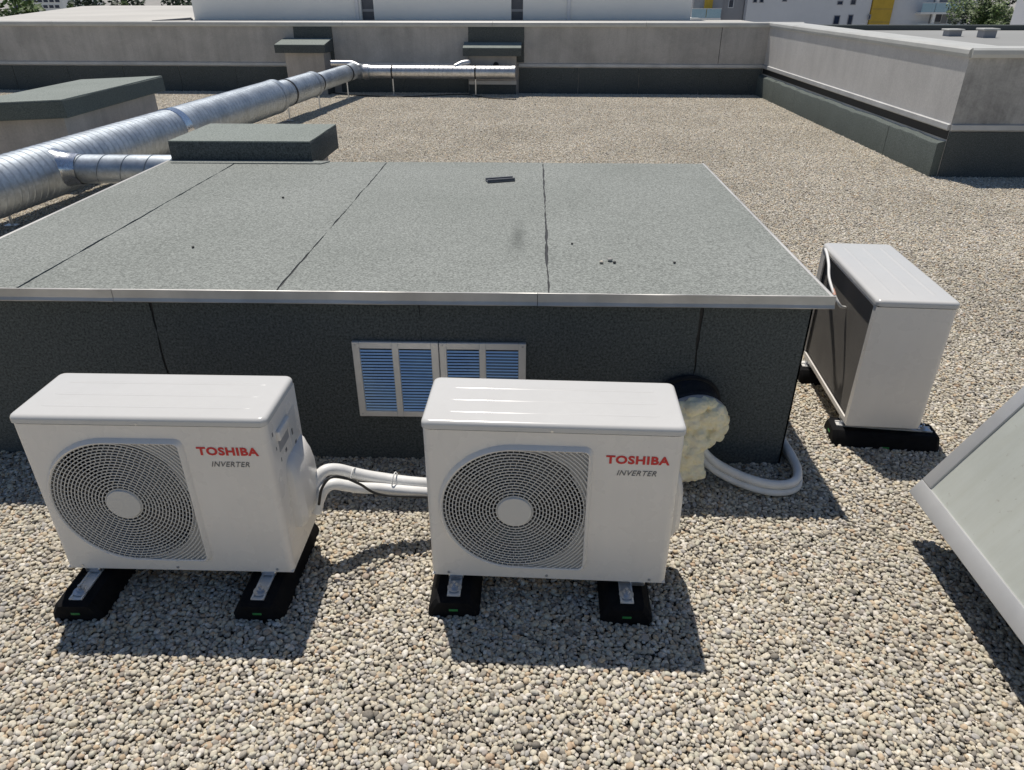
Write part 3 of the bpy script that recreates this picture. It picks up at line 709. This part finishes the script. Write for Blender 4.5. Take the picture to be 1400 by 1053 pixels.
wpart(MB().tube(spline([(1.274, 3.04, .60), (1.262, 2.98, .595), (1.235, 2.88, .585), (1.215, 2.80, .555), (1.215, 2.72, .515), (1.235, 2.69, .48), (1.27, 2.72, .46)]), .006, 8), 'cable', 'pvc', cb)
wpart(MB().tube([(1.215, 2.745, .528), (1.2155, 2.715, .512)], .0072, 10), 'tape', 'tape', cb)

# pipe stub through the wall and its foam
st = thing('pipe_sleeve', 'glossy black sleeve sticking out of the dark wall, filled with foam', 'pipe', (.565, WY0, .255))
AX = Vector((.10, -1, -.18)).normalized(); U_ = AX.cross(Vector((0, 0, 1))).normalized(); V_ = U_.cross(AX)
def ring3(s, R, n=40): return [AX*s+(U_*cos(2*pi*j/n)+V_*sin(2*pi*j/n))*R for j in range(n)]
MB().loft([ring3(-.02, .124), ring3(.075, .124), ring3(.08, .128), ring3(.098, .128)], True, False, False).build('sleeve', 'pipeblue', st, 40)
MB().loft([ring3(.096, .1275), ring3(.104, .1295), ring3(.112, .1265), ring3(.112, .112), ring3(-.01, .110)], True, False, False).build('rim', 'rim', st, 40)
MB().loft([ring3(-.0, .133), ring3(.012, .131), ring3(.012, .124)], True, False, False).build('wall_seal', 'bitumen', st, 40)
def foam():
    rg = random.Random(11); bm = bmesh.new()
    def blob(c, r):
        ret = bmesh.ops.create_icosphere(bm, subdivisions=3, radius=r); 
        for v in ret['verts']: v.co = v.co+Vector(c)
    c0 = AX*.095
    for i in range(170):
        a = rg.uniform(0, 2*pi); R = .106*rg.random()**.5
        blob(c0+U_*cos(a)*R+V_*sin(a)*R+AX*rg.uniform(.006, .062)*(1.2-R/.106*.6), rg.uniform(.014, .028))
    for i in range(44):
        a = rg.uniform(0, 2*pi); blob(c0+U_*cos(a)*.110+V_*sin(a)*.110+AX*rg.uniform(.012, .034), rg.uniform(.014, .022))
    for i in range(130):                                   # tongue running down
        t = rg.random(); blob(Vector((-.005+rg.uniform(-.048, .05), -.135-rg.uniform(0, .03)-.035*t, -.06-.125*t)), rg.uniform(.014, .028)*(1-.15*t))
    for i in range(14): blob(Vector((-.01+rg.uniform(-.04, .035), -.17+rg.uniform(-.015, .015), -.195+rg.uniform(-.012, .02))), rg.uniform(.014, .022))
    me = bpy.data.meshes.new('foam'); bm.to_mesh(me); bm.free()
    o = bpy.data.objects.new('foam_tmp', me); COL.objects.link(o)
    r = o.modifiers.new('r', 'REMESH'); r.mode = 'VOXEL'; r.voxel_size = .0034
    s = o.modifiers.new('s', 'SMOOTH'); s.iterations = 3; s.factor = .5
    tx = bpy.data.textures.new('lump', 'CLOUDS'); tx.noise_scale = .013; d = o.modifiers.new('d', 'DISPLACE'); d.texture = tx; d.strength = .006; d.mid_level = .5
    bpy.context.view_layer.update(); m2 = bpy.data.meshes.new_from_object(o.evaluated_get(bpy.context.evaluated_depsgraph_get()))
    bpy.data.objects.remove(o); m2.name = 'foam'; m2.materials.clear(); m2.materials.append(M['foam']); m2.shade_smooth()
    return link('expanding_foam', m2, None, None, st.location[:])
tag(foam(), 'lumpy yellow expanding foam bulging out of the black sleeve', 'foam')

# ================================================================== DUCT
DA, DB = Vector((-4.0, 5.3, .300)), Vector((-3.075, 13.02, .402)); DD = (DB-DA).normalized()
DU = Vector((0, 0, 1)); DS = DD.cross(DU).normalized(); DV = DS.cross(DD)
duct = thing('spiral_duct', 'long galvanised spiral duct stepping down in width toward the far parapet', 'duct', (DA.x, DA.y, 0))
def s_at(y): return (y-DA.y)/DD.y
def spiral(P0, dirn, up, s0, s1, R, pitch, name, parent, seg=44, ridge=.0028, m='galv'):
    """spiral lock-seam duct: ribs follow a helix"""
    sd = dirn.cross(up).normalized(); uv = sd.cross(dirn); b = MB(); prof = []
    k0 = int(s0/pitch)-2; s = k0*pitch
    while s < s1+2*pitch:
        prof += [(s, 0), (s+pitch*.5-.008, 0), (s+pitch*.5-.005, ridge), (s+pitch*.5, ridge), (s+pitch*.5+.001, -.004), (s+pitch*.5+.006, -.004), (s+pitch*.5+.007, 0)]; s += pitch
    loops = []
    for q, h in prof:
        L = []
        for j in range(seg):
            a = 2*pi*j/seg; t = min(max(q+pitch*((j/seg)), s0), s1); hh = h if s0 < q+pitch*(j/seg) < s1 else 0
            L.append(P0+dirn*t+(sd*cos(a)+uv*sin(a))*(R+hh)-parent.location)
        loops.append(L)
    # close the helix seam: last segment joins to the next turn, so skip that column and bridge it
    n = seg; o = 0; per = 7
    for L in loops: b.v += [tuple(p) for p in L]
    for i in range(len(loops)-1):
        for j in range(seg-1): b.f.append((i*n+j, i*n+j+1, (i+1)*n+j+1, (i+1)*n+j))
    for i in range(len(loops)-1-per):                     # column seg-1 of turn i meets column 0 of turn i+1
        b.f.append((i*n+seg-1, (i+per)*n, (i+per+1)*n, (i+1)*n+seg-1))
    me = bpy.data.meshes.new(name); me.from_pydata(b.v, [], b.f); me.update()
    bm = bmesh.new(); bm.from_mesh(me); bmesh.ops.remove_doubles(bm, verts=bm.verts[:], dist=.00005); bmesh.ops.dissolve_degenerate(bm, dist=.00004, edges=bm.edges[:]); bmesh.ops.recalc_face_normals(bm, faces=bm.faces[:]); bm.to_mesh(me); bm.free()
    me.materials.append(M[m]); me.shade_smooth(); me.set_sharp_from_angle(angle=radians(18))
    return link(name, me, parent)
def dring(s, R, off=0): return [DA+DD*s+(DS*cos(2*pi*j/44)+DV*sin(2*pi*j/44))*R+DV*off-duct.location for j in range(44)]
yS = [2.2, 10.05, 11.35, 13.02]; RS = [.207, .170, .128]
for k in range(3): spiral(DA, DD, DV, s_at(yS[k]), s_at(yS[k+1]), RS[k], .072, 'duct_section', duct)
for k in (0, 1):                                           # reducers
    s = s_at(yS[k+1]); MB().loft([dring(s-.12, RS[k]+.004), dring(s-.005, RS[k]+.005), dring(s+.002, RS[k]+.002), dring(s+.05, RS[k+1]+.003), dring(s+.10, RS[k+1]+.003)], True, False, False).build('reducer', 'galv', duct, 40)
for y, R in ((7.62, RS[0]), (4.2, RS[0])):                 # sleeves with foil tape
    s = s_at(y); MB().loft([dring(s-.06, R+.001), dring(s-.055, R+.008), dring(s+.055, R+.008), dring(s+.06, R+.001)], True, False, False).build('foil_tape', 'foil', duct, 40)
def leg(base, top, R, parent, ax):
    o = MB().tube([Vector(base)-parent.location, Vector(top)-parent.location], .012, 8).build('support_leg', 'zinc', parent, 40)
    MB().bbox(base[0]-.05-parent.location.x, base[0]+.05-parent.location.x, base[1]-.03-parent.location.y, base[1]+.03-parent.location.y, .0, .012, .003, 1).build('foot_plate', 'zinc', o)
for y, R in ((5.3, RS[0]), (8.3, RS[0]), (10.4, RS[1]), (11.5, RS[2]), (12.75, RS[2])):
    s = s_at(y); c = DA+DD*s
    leg((c.x, c.y, 0), (c.x, c.y, c.z-R*.98), R, duct, DD)
    if y > 10: MB().loft([dring(s-.016, R+.001), dring(s-.016, R+.007), dring(s+.016, R+.007), dring(s+.016, R+.001)], True, False, False).build('strap', 'strap', duct, 40)
# elbow and cross run along the parapet
CD = Vector((cos(TB), -sin(TB), 0)); CE = Vector((-.33, 13.19, .375)); CS = CE-CD*2.62
el = spline([DB-DD*.05-duct.location, DB+DD*.12-duct.location, CS-CD*.02-duct.location, CS+CD*.15-duct.location], 8)
MB().tube(el, [.130]*8+[.125]*8+[.112]*9, 36, False).build('elbow', 'galv', duct, 60)
spiral(CS, CD, Vector((0, 0, 1)), .10, 2.62, .104, .08, 'duct_section', duct, 36, m='galvpipe')
def cring(s, R, n=36): return [CS+CD*s+(Vector((0, 0, 1))*sin(2*pi*j/n)+CD.cross(Vector((0, 0, 1)))*cos(2*pi*j/n))*R-duct.location for j in range(n)]
MB().loft([cring(2.57, .108), cring(2.625, .109), cring(2.635, .10)], True, False, True).build('end_cap', 'galvpipe', duct, 40)
MB().loft([cring(.02, .116), cring(.03, .120), cring(.11, .118), cring(.12, .106)], True, False, False).build('collar', 'galvpipe', duct, 40)
for s in (.52, 1.95):
    c = CS+CD*s; leg((c.x, c.y-.02, 0), (c.x, c.y-.02, c.z-.1), .1, duct, CD)
    MB().loft([cring(s-.012, .105), cring(s-.012, .111), cring(s+.012, .111), cring(s+.012, .105)], True, False, False).build('strap', 'strap', duct, 40)
# small inlets from the shafts
q = duct.location
a1 = atY(462, 87, 13.14); MB().tube([p-q for p in spline([a1+Vector((-.12, .03, 0)), a1+Vector((.10, .03, .0)), a1+Vector((.24, .02, -.005)), a1+Vector((.36, -.02, -.05))], 6)], .048, 20).build('inlet_pipe', 'galvpipe', duct, 50)
a2 = atY(640, 86, 13.30); MB().tube([p-q for p in spline([a2+Vector((.0, .10, 0)), a2+Vector((0, .02, 0)), a2+Vector((-.10, -.03, -.01)), a2+Vector((-.22, -.09, -.06))], 6)], .048, 20).build('inlet_pipe', 'galvpipe', duct, 50)
# branch into the squat shaft
b0 = DA+DD*s_at(5.80); br_d = Vector((1, 0, 0))
b0 = b0+Vector((0, 0, .02))
spiral(b0, br_d, Vector((0, 0, 1)), .18, 2.0, .112, .19, 'branch', duct, 36)
def bring(s, R, n=36): 
    sd = br_d.cross(Vector((0, 0, 1))).normalized(); uv = sd.cross(br_d); rg = random.Random(int(s*1000))
    return [b0+br_d*s+(sd*cos(2*pi*j/n)+uv*sin(2*pi*j/n))*(R+rg.uniform(-.006, .006))-q for j in range(n)]
e1_ = b0+br_d*1.98; MB().tube([p-q for p in spline([e1_, e1_+Vector((.15, -.03, 0)), e1_+Vector((.27, -.2, 0)), Vector((e1_.x+.29, 4.85, e1_.z))], 8)], .113, 30, False).build('branch_elbow', 'galv', duct, 60)
MB().loft([bring(.10, .165), bring(.15, .142), bring(.19, .132), bring(.22, .124), bring(.26, .121), bring(.30, .118)], True, False, False).build('foil_tape', 'foil', duct, 25)

# conductor wire on the gravel by the parapet
w = [atZ(px, py, .012) for px, py in ((455, 127), (500, 131), (560, 132), (632, 129), (668, 134), (706, 136))]
tag(MB().tube(spline(w, 8), .008, 6).build('conductor_wire', 'cable', None, 50), 'thin dark wire lying on gravel along the far parapet', 'cable')

# ================================================================== ROOFLIGHT AT THE RIGHT
slx, sly, slz, sla = 1.245, 1.905, .15, radians(59.4); SLn, SLs = 1.35, 1.05
rl = thing('rooflight', 'tilted opal rooflight panel in grey metal frame on a dark kerb', 'skylight', (slx, sly, 0))
TX = Matrix.Translation((0, 0, slz)) @ Matrix.Rotation(-sla, 4, 'Y')                 # panel frame: +x up the slope, -y along the eave, +z out of the panel
fw_ = .058
def rlb(b, name, m, smooth=None): o = b.build(name, m, rl, smooth); return o
rlb(MB().bbox(0, fw_, -SLn, 0, -.035, .012, .003, 2, TX), 'frame_bar', 'flash', 40)
rlb(MB().bbox(SLs-fw_, SLs, -SLn, 0, -.035, .012, .003, 2, TX), 'frame_bar', 'flash', 40)
rlb(MB().bbox(fw_+.001, SLs-fw_-.001, -fw_*.85, -.0005, -.035, .0115, .003, 2, TX), 'frame_bar', 'flash', 40)
rlb(MB().bbox(fw_+.001, SLs-fw_-.001, -SLn+.0005, -SLn+fw_, -.035, .0115, .003, 2, TX), 'frame_bar', 'flash', 40)
rlb(MB().box(fw_-.003, SLs-fw_+.003, -SLn+fw_-.003, -fw_*.85+.003, -.006, .004, TX), 'opal_panel', 'opal')
pb = TX @ Vector((SLs, 0, -.036)); p0 = TX @ Vector((.03, 0, -.036))
kx = .20
for y0, y1 in ((-.075, -.06), (-SLn+.06, -SLn+.075)):
    rlb(MB().loft([[(kx, y, .11), (p0.x+.05, y, p0.z+.04), (pb.x-.01, y, pb.z-.03), (pb.x-.01, y, .11)] for y in (y0, y1)]), 'cheek', 'flash')
rlb(MB().box(pb.x-.03, pb.x-.012, -SLn+.076, -.076, .11, pb.z-.03), 'back_plate', 'flash')
rlb(MB().bbox(kx-.01, pb.x+.02, -SLn+.04, -.04, -.03, .109, .006, 2), 'kerb', 'feltwall', 40)

# ================================================================== SMALL THINGS ON THE ROOF BOX
cl = thing('plastic_clip', 'small dark grey plastic plate lying on the slate roof', 'plate', (-.172, 3.84, RZ+.0006), .33)
MB().bbox(-.075, .075, -.028, .028, 0, .010, .002, 1).build('plate', 'bdark', cl)
for y in (-.02, .02): MB().bbox(-.075, .075, y-.005, y+.005, .0102, .018, .0015, 1).build('rail', 'bdark', cl)
def stone(name, px, py, r, label, m, cat):
    p = atZ(px, py, RZ); rg = random.Random(px); b = MB(); bm = bmesh.new(); bmesh.ops.create_icosphere(bm, subdivisions=2, radius=r)
    for v in bm.verts: v.co = v.co*rg.uniform(.9, 1.1); v.co.z *= .65
    bm.verts.index_update(); b.add([v.co[:] for v in bm.verts], [[v.index for v in f.verts] for f in bm.faces]); bm.free()
    return tag(b.build(name, m, None, 180, None, (p.x, p.y, RZ+r*.6)), label, cat)
M['peb1'] = plain('cream_pebble', (.55, .50, .42), .8, vs_=60); M['peb2'] = plain('dark_pebble', (.05, .048, .045), .8, vs_=60); M['peb3'] = plain('grey_pebble', (.40, .39, .36), .8, vs_=60)
stone('pebble', 822, 360, .008, 'pale pebble apart from its two neighbours on the slate roof', 'peb1', 'pebble')
stone('pebble', 834, 357, .010, 'biggest pale pebble of the small cluster on the slate roof', 'peb3', 'pebble')
stone('pebble', 840, 360, .0065, 'dark pebble touching the biggest pale pebble on the slate roof', 'peb2', 'pebble')
stone('pebble', 922, 360, .0055, 'lone dark pebble on the roof sheet next to the metal corner', 'peb2', 'pebble')
stone('bitumen_crumb', 782, 334, .005, 'black crumb on the roof just beside a torn seam', 'peb2', 'crumb')
stone('bitumen_crumb', 387, 271, .0065, 'black crumb halfway up the roof sheet below the squat shaft', 'peb2', 'crumb')
stone('bitumen_crumb', 264, 339, .006, 'black crumb on the same sheet nearer the metal roof edge', 'peb2', 'crumb')

# ================================================================== SURROUNDINGS
# pale building right behind the far parapet
NY = 22.0; NH = 11.6  # unseen top kept low so its shadow stays off the added roof strip
nb = thing('neighbouring_building', 'large pale building with dark vertical strips right behind the far parapet', 'building', (-2.5, NY, -9.5))
def nbx(px): return atY(px, 14, NY).x+2.5
e0, e1, e2, e3, e4, e5 = nbx(264), nbx(494), nbx(511), nbx(699), nbx(715), nbx(945)
for a, b in ((e0, e1), (e2, e3), (e4, e5)): MB().box(a, b, 0, 12, 0, NH).build('wall_panel', 'bwhite', nb)
for a, b in ((e1, e2), (e3, e4)):
    MB().box(a, b, .12, 12, 0, NH).build('recess_strip', 'bdark', nb)
    for k in range(11): MB().box(a, b, .10, .118, .6+k*1.0, .66+k*1.0).build('strip_joint', 'bgrey2', nb)
for a in (e1-.16, nbx(775)): MB().bbox(a, a+.10, -.06, -.001, 0, NH, .02, 2).build('downpipe', 'bgrey', nb)
MB().bbox(e0-.1, e5+.1, -.12, 12.1, NH+.001, NH+.3, .03, 1).build('roof_slab', 'roofgrey', nb)
# grey low roof at the left
A = [atZ(0, 23.5, .9), atZ(112, 8.6, .9)]
lr = thing('low_building', 'low building with flat pale grey roof left of the tall pale wall, with added strip before it bouncing sun', 'building', (-15, 30, -9.5))
dirl = (A[1]-A[0]); near = A[0]-dirl*.45
poly = [(near.x, near.y), (-15.5, 14.5), (5.5, 14.5), (5.5, 21.98), (-9.55, 21.98), (-9.55, A[1].y+2), (A[1].x, A[1].y+2), (A[1].x, A[1].y)]  # strip before the tall pale building is added to bounce sun onto it
def poly3(z): return [(x+15, y-30, z) for x, y in poly]
MB().loft([poly3(0), poly3(10.1)]).build('walls', 'bgrey', lr); MB().loft([[( (x+15)*1.004, (y-30)*1.004, z) for x, y in poly] for z in (10.101, 10.4)]).build('roof', 'bounceroof', lr)
r0, r1 = atY(208, 29.5, 21.2), atY(262, 25.5, 21.7); rail = MB()
rail.tube([r0-lr.location, r1-lr.location], .03, 8)
for t in (.0, .5, 1): p = r0.lerp(r1, t)-lr.location; rail.tube([(p.x, p.y, 10.4), p], .03, 8)
rail.build('guard_rail', 'bdark', lr)

def window(px0, px1, py0, py1, Y, parent, frame='bgrey2', m='glassd', depth=.12):
    a = atY(px0, py1, Y)-parent.location; b = atY(px1, py0, Y)-parent.location; ym = Y-parent.location.y
    w = MB(); t = .08
    w.box(a.x-t, a.x, ym-.06, ym-.004, a.z-t, b.z+t); w.box(b.x, b.x+t, ym-.06, ym-.004, a.z-t, b.z+t); w.box(a.x, b.x, ym-.06, ym-.004, a.z-t, a.z); w.box(a.x, b.x, ym-.06, ym-.004, b.z, b.z+t)
    o = w.build('window', frame, parent); MB().box(a.x, b.x, ym-.03, ym-.006, a.z, b.z).build('pane', m, o); return o
# apartment block at the right
AY = 100
ap = thing('apartment_building', 'apartment block with yellow panel, grey walls and glass balconies beyond the corner parapet', 'building', (36, AY, -9.5))
def ax(px, py=15): return atY(px, py, AY).x-36
MB().box(ax(925), ax(968), -2.0, 10, 0, 7.1).build('balcony_wall', 'bgrey2', ap)
MB().box(ax(946), ax(986), -.4, 9, 7.2, 20).build('recess_wall', 'bgrey2', ap)
MB().box(ax(961), ax(972), -.55, -.41, 7.2, 12).build('yellow_panel', 'yellow', ap)
MB().box(ax(986), ax(1016), .0, 10, 0, 20).build('stair_wall', 'bgrey2', ap)
MB().box(ax(1017), ax(1184), -1.2, 10, 0, 20).build('wall_section', 'bgrey', ap)
MB().box(ax(1185), ax(1213), -1.4, 10, 0, 20).build('yellow_panel', 'yellow', ap)
MB().box(ax(1214), ax(1268), -.9, 10, 0, 20).build('wall_section', 'bgrey', ap)
MB().box(ax(1269), ax(1334), 1.5, 10, 0, 20).build('loggia_wall', 'bgrey2', ap)
for k in range(9): MB().box(ax(1185)+.02, ax(1213)-.02, -1.415, -1.401, 5+k*1.4, 5.03+k*1.4).build('panel_joint', 'bdark', ap)
def balc(px0, px1, py_top, Yf, posts=True):
    a = atY(px0, py_top, AY+Yf)-ap.location; b = atY(px1, py_top, AY+Yf)-ap.location; o = MB().box(a.x, b.x, Yf, 1.49, a.z-1.2, a.z-1.0).build('balcony', 'bwhite', ap)
    n = max(2, round((b.x-a.x)/1.6))
    for k in range(n): MB().box(a.x+(b.x-a.x)*k/n+.04, a.x+(b.x-a.x)*(k+1)/n-.04, Yf+.03, Yf+.06, a.z-.98, a.z-.03).build('glass_panel', 'glassb', o)
    MB().box(a.x, b.x, Yf+.02, Yf+.08, a.z-.025, a.z+.03).build('handrail', 'bwhite', o)
balc(1262, 1337, 4, -2.2); balc(1255, 1330, 33, -2.2); balc(946, 987, 12, -2.4)
for px in (1266, 1320): MB().box(ax(px), ax(px)+.35, -2.0, -1.7, 0, 20).build('post', 'bwhite', ap)
MB().box(ax(1298), ax(1334), -1.9, -1.85, 10.7, 11.7).build('awning', 'awning', ap)
for r_ in ((1030, 1035, -4, 3), (1039, 1044, -4, 3), (1070, 1076, -5, 1.5), (1145, 1152, 2, 6), (1163, 1170, 0, 6), (1139, 1148, 22, 33), (1158, 1166, 21, 34)): window(*r_, AY-1.2, ap)
window(1184+3, 1190, 21, 26, AY-1.4, ap); window(996, 1003, 0, 10, AY, ap, 'bgrey'); window(1276, 1289, 15, 30, AY+1.5, ap, 'bwhite'); window(1294, 1304, 16, 32, AY+1.5, ap, 'bwhite')
# second pale block at the far right edge
wb = thing('grey_building', 'plain grey wall of a building at the edge beyond the trees', 'building', (atY(1384, 22, 42).x, 34, -9.5))
MB().box(0, 9, 0, 8, 0, 16).build('wall_section', 'bgrey', wb); MB().bbox(-.1, 9.1, -.1, 8.1, 16, 16.3, .03, 1).build('roof_slab', 'roofgrey', wb); MB().box(-.03, -.002, 3, 4.2, 3, 4.5).build('window', 'glassd', wb)
# annex roof beyond the right parapet with small vents
an = thing('annex_roof', 'lower annex roof with dark edging beyond the pale parapet', 'roof', (9.2, 12.4, 0))
MB().box(-4.5, 6, -4.3, 3.2, -9, .93).build('roof_slab', 'roofgrey', an); MB().bbox(-4.5, 6, 3.0, 3.2, .931, 1.02, .01, 1).build('roof_kerb', 'feltwall', an)
def vbox(px0, px1, py0, py1, label):
    p0 = atZ(px0, py1, .94); b_ = atZ(px1, py1, .94); h_ = atY(px0, py0, p0.y).z-.94; w_ = b_.x-p0.x
    v = thing('roof_vent', label, 'vent', (p0.x, p0.y, .9305)); MB().box(0, w_, 0, w_, 0, h_*.78).build('body', 'bgrey2', v); MB().bbox(-.03, w_+.03, -.03, w_+.03, h_*.78+.001, h_, .008, 1).build('hood', 'coping', v)
vbox(1297, 1314, 39, 49, 'small grey roof vent next to the apartment balconies beyond parapet'); vbox(1344, 1361, 38, 51, 'small grey roof vent in front of the bushes beyond parapet')
# trees
def tree(label, px, py_top, py_bot, Y, rad, m, seed, n=1500, leaf=.35, group=None):
    t = atY(px, py_top, Y); z1 = t.z; rg = random.Random(seed); base = -9.5
    tr = thing('tree', label, 'tree', (t.x, Y, base), 0, group); Ht = z1-base
    MB().tube([(0, 0, 0), (.1, .05, Ht*.35), (.05, 0, Ht*.6), (0, .1, Ht*.9)], [.28, .2, .13, .04], 8).build('trunk', 'bark', tr, 60)
    lm = MB()
    for k in range(7):
        a = rg.uniform(0, 6.28); h = Ht*rg.uniform(.35, .65); l = rad*rg.uniform(.5, .85); lm.tube([(0, 0, h), (cos(a)*l*.5, sin(a)*l*.5, h+l*.4), (cos(a)*l, sin(a)*l, h+l*.7)], [.09, .06, .02], 6)
    lm.build('limbs', 'bark', tr, 60)
    cl_ = [(Vector((rg.gauss(0, .42)*rad, rg.gauss(0, .42)*rad, Ht-rad*.75-rg.random()**1.2*Ht*.5)), rad*rg.uniform(.28, .5)) for _ in range(22)]+[(Vector((rg.uniform(-.3, .3)*rad, 0, Ht-rad*.35)), rad*.36)]
    b = MB()
    for i in range(n*3):
        c, R = rg.choice(cl_); d = Vector((rg.gauss(0, 1), rg.gauss(0, 1), rg.gauss(0, 1))).normalized(); p = c+d*R*rg.random()**.4
        u_ = Vector((rg.gauss(0, 1), rg.gauss(0, 1), rg.gauss(0, .6))).normalized(); v_ = u_.orthogonal().normalized(); s = leaf*rg.uniform(.4, .9)
        b.add([p-u_*s, p+v_*s*.55, p+u_*s, p-v_*s*.55], [(0, 1, 2, 3)])
    o = b.build('crown', m, tr); return tr
GT = 'trees beyond the roof'
tree('light green round tree at the end of the low grey roof', 14, -14, 22, 62, 4.2, 'leafl', 1, 2600, .34, GT)
tree('light green bushy tree in front of the white balcony block', 46, 1, 20, 60, 2.6, 'leafl', 2, 1800, .30, GT)
tree('small round tree top peeping over the low grey roof', 97, 4.5, 12, 75, 1.0, 'leafl', 3, 700, .22, GT)
tree('dark tree between the white balcony block and the low roof', 125, -20, 12, 95, 5.5, 'leafd', 4, 2600, .45, GT)
tree('pale green little tree among the dark trees over the low roof', 163, 0, 12, 80, 1.3, 'leafl', 5, 700, .25, GT)
tree('dark broad tree behind the pale green little tree', 182, -22, 12, 110, 6.5, 'leafd', 6, 2600, .5, GT)
tree('dark tree next to the corner of the tall pale wall', 236, -18, 12, 105, 6, 'leafd', 7, 2600, .5, GT)
tree('leafy tree beside the glass balconies of the apartment block', 1362, -22, 40, 66, 2.2, 'leafl', 8, 3000, .17, GT)
tree('dark dense tree filling the gap before the plain grey wall', 1376, -30, 40, 78, 3.2, 'leafd', 9, 3400, .24, GT)
tree('round bright bush below the leafy tree by the balconies', 1368, 29, 45, 56, 1.1, 'leafl', 10, 1400, .12, GT)
# white balcony block far left
wl = thing('apartment_building', 'white apartment block with rows of blue windows behind the light green trees', 'building', (-100, 150, -9.5))
def wx_(px): return atY(px, 5, 150).x+100
MB().box(wx_(16), wx_(86), 0, 14, 0, 24).build('wall_section', 'bwhite', wl); MB().bbox(wx_(15), wx_(87), -.2, 14.2, 24, 24.4, .05, 1).build('roof_slab', 'roofgrey', wl)
for row, y0 in enumerate((-9, -1, 7)):
    for k in range(8): window(20+k*8, 25+k*8, y0, y0+4.2, 150, wl, 'bwhite')
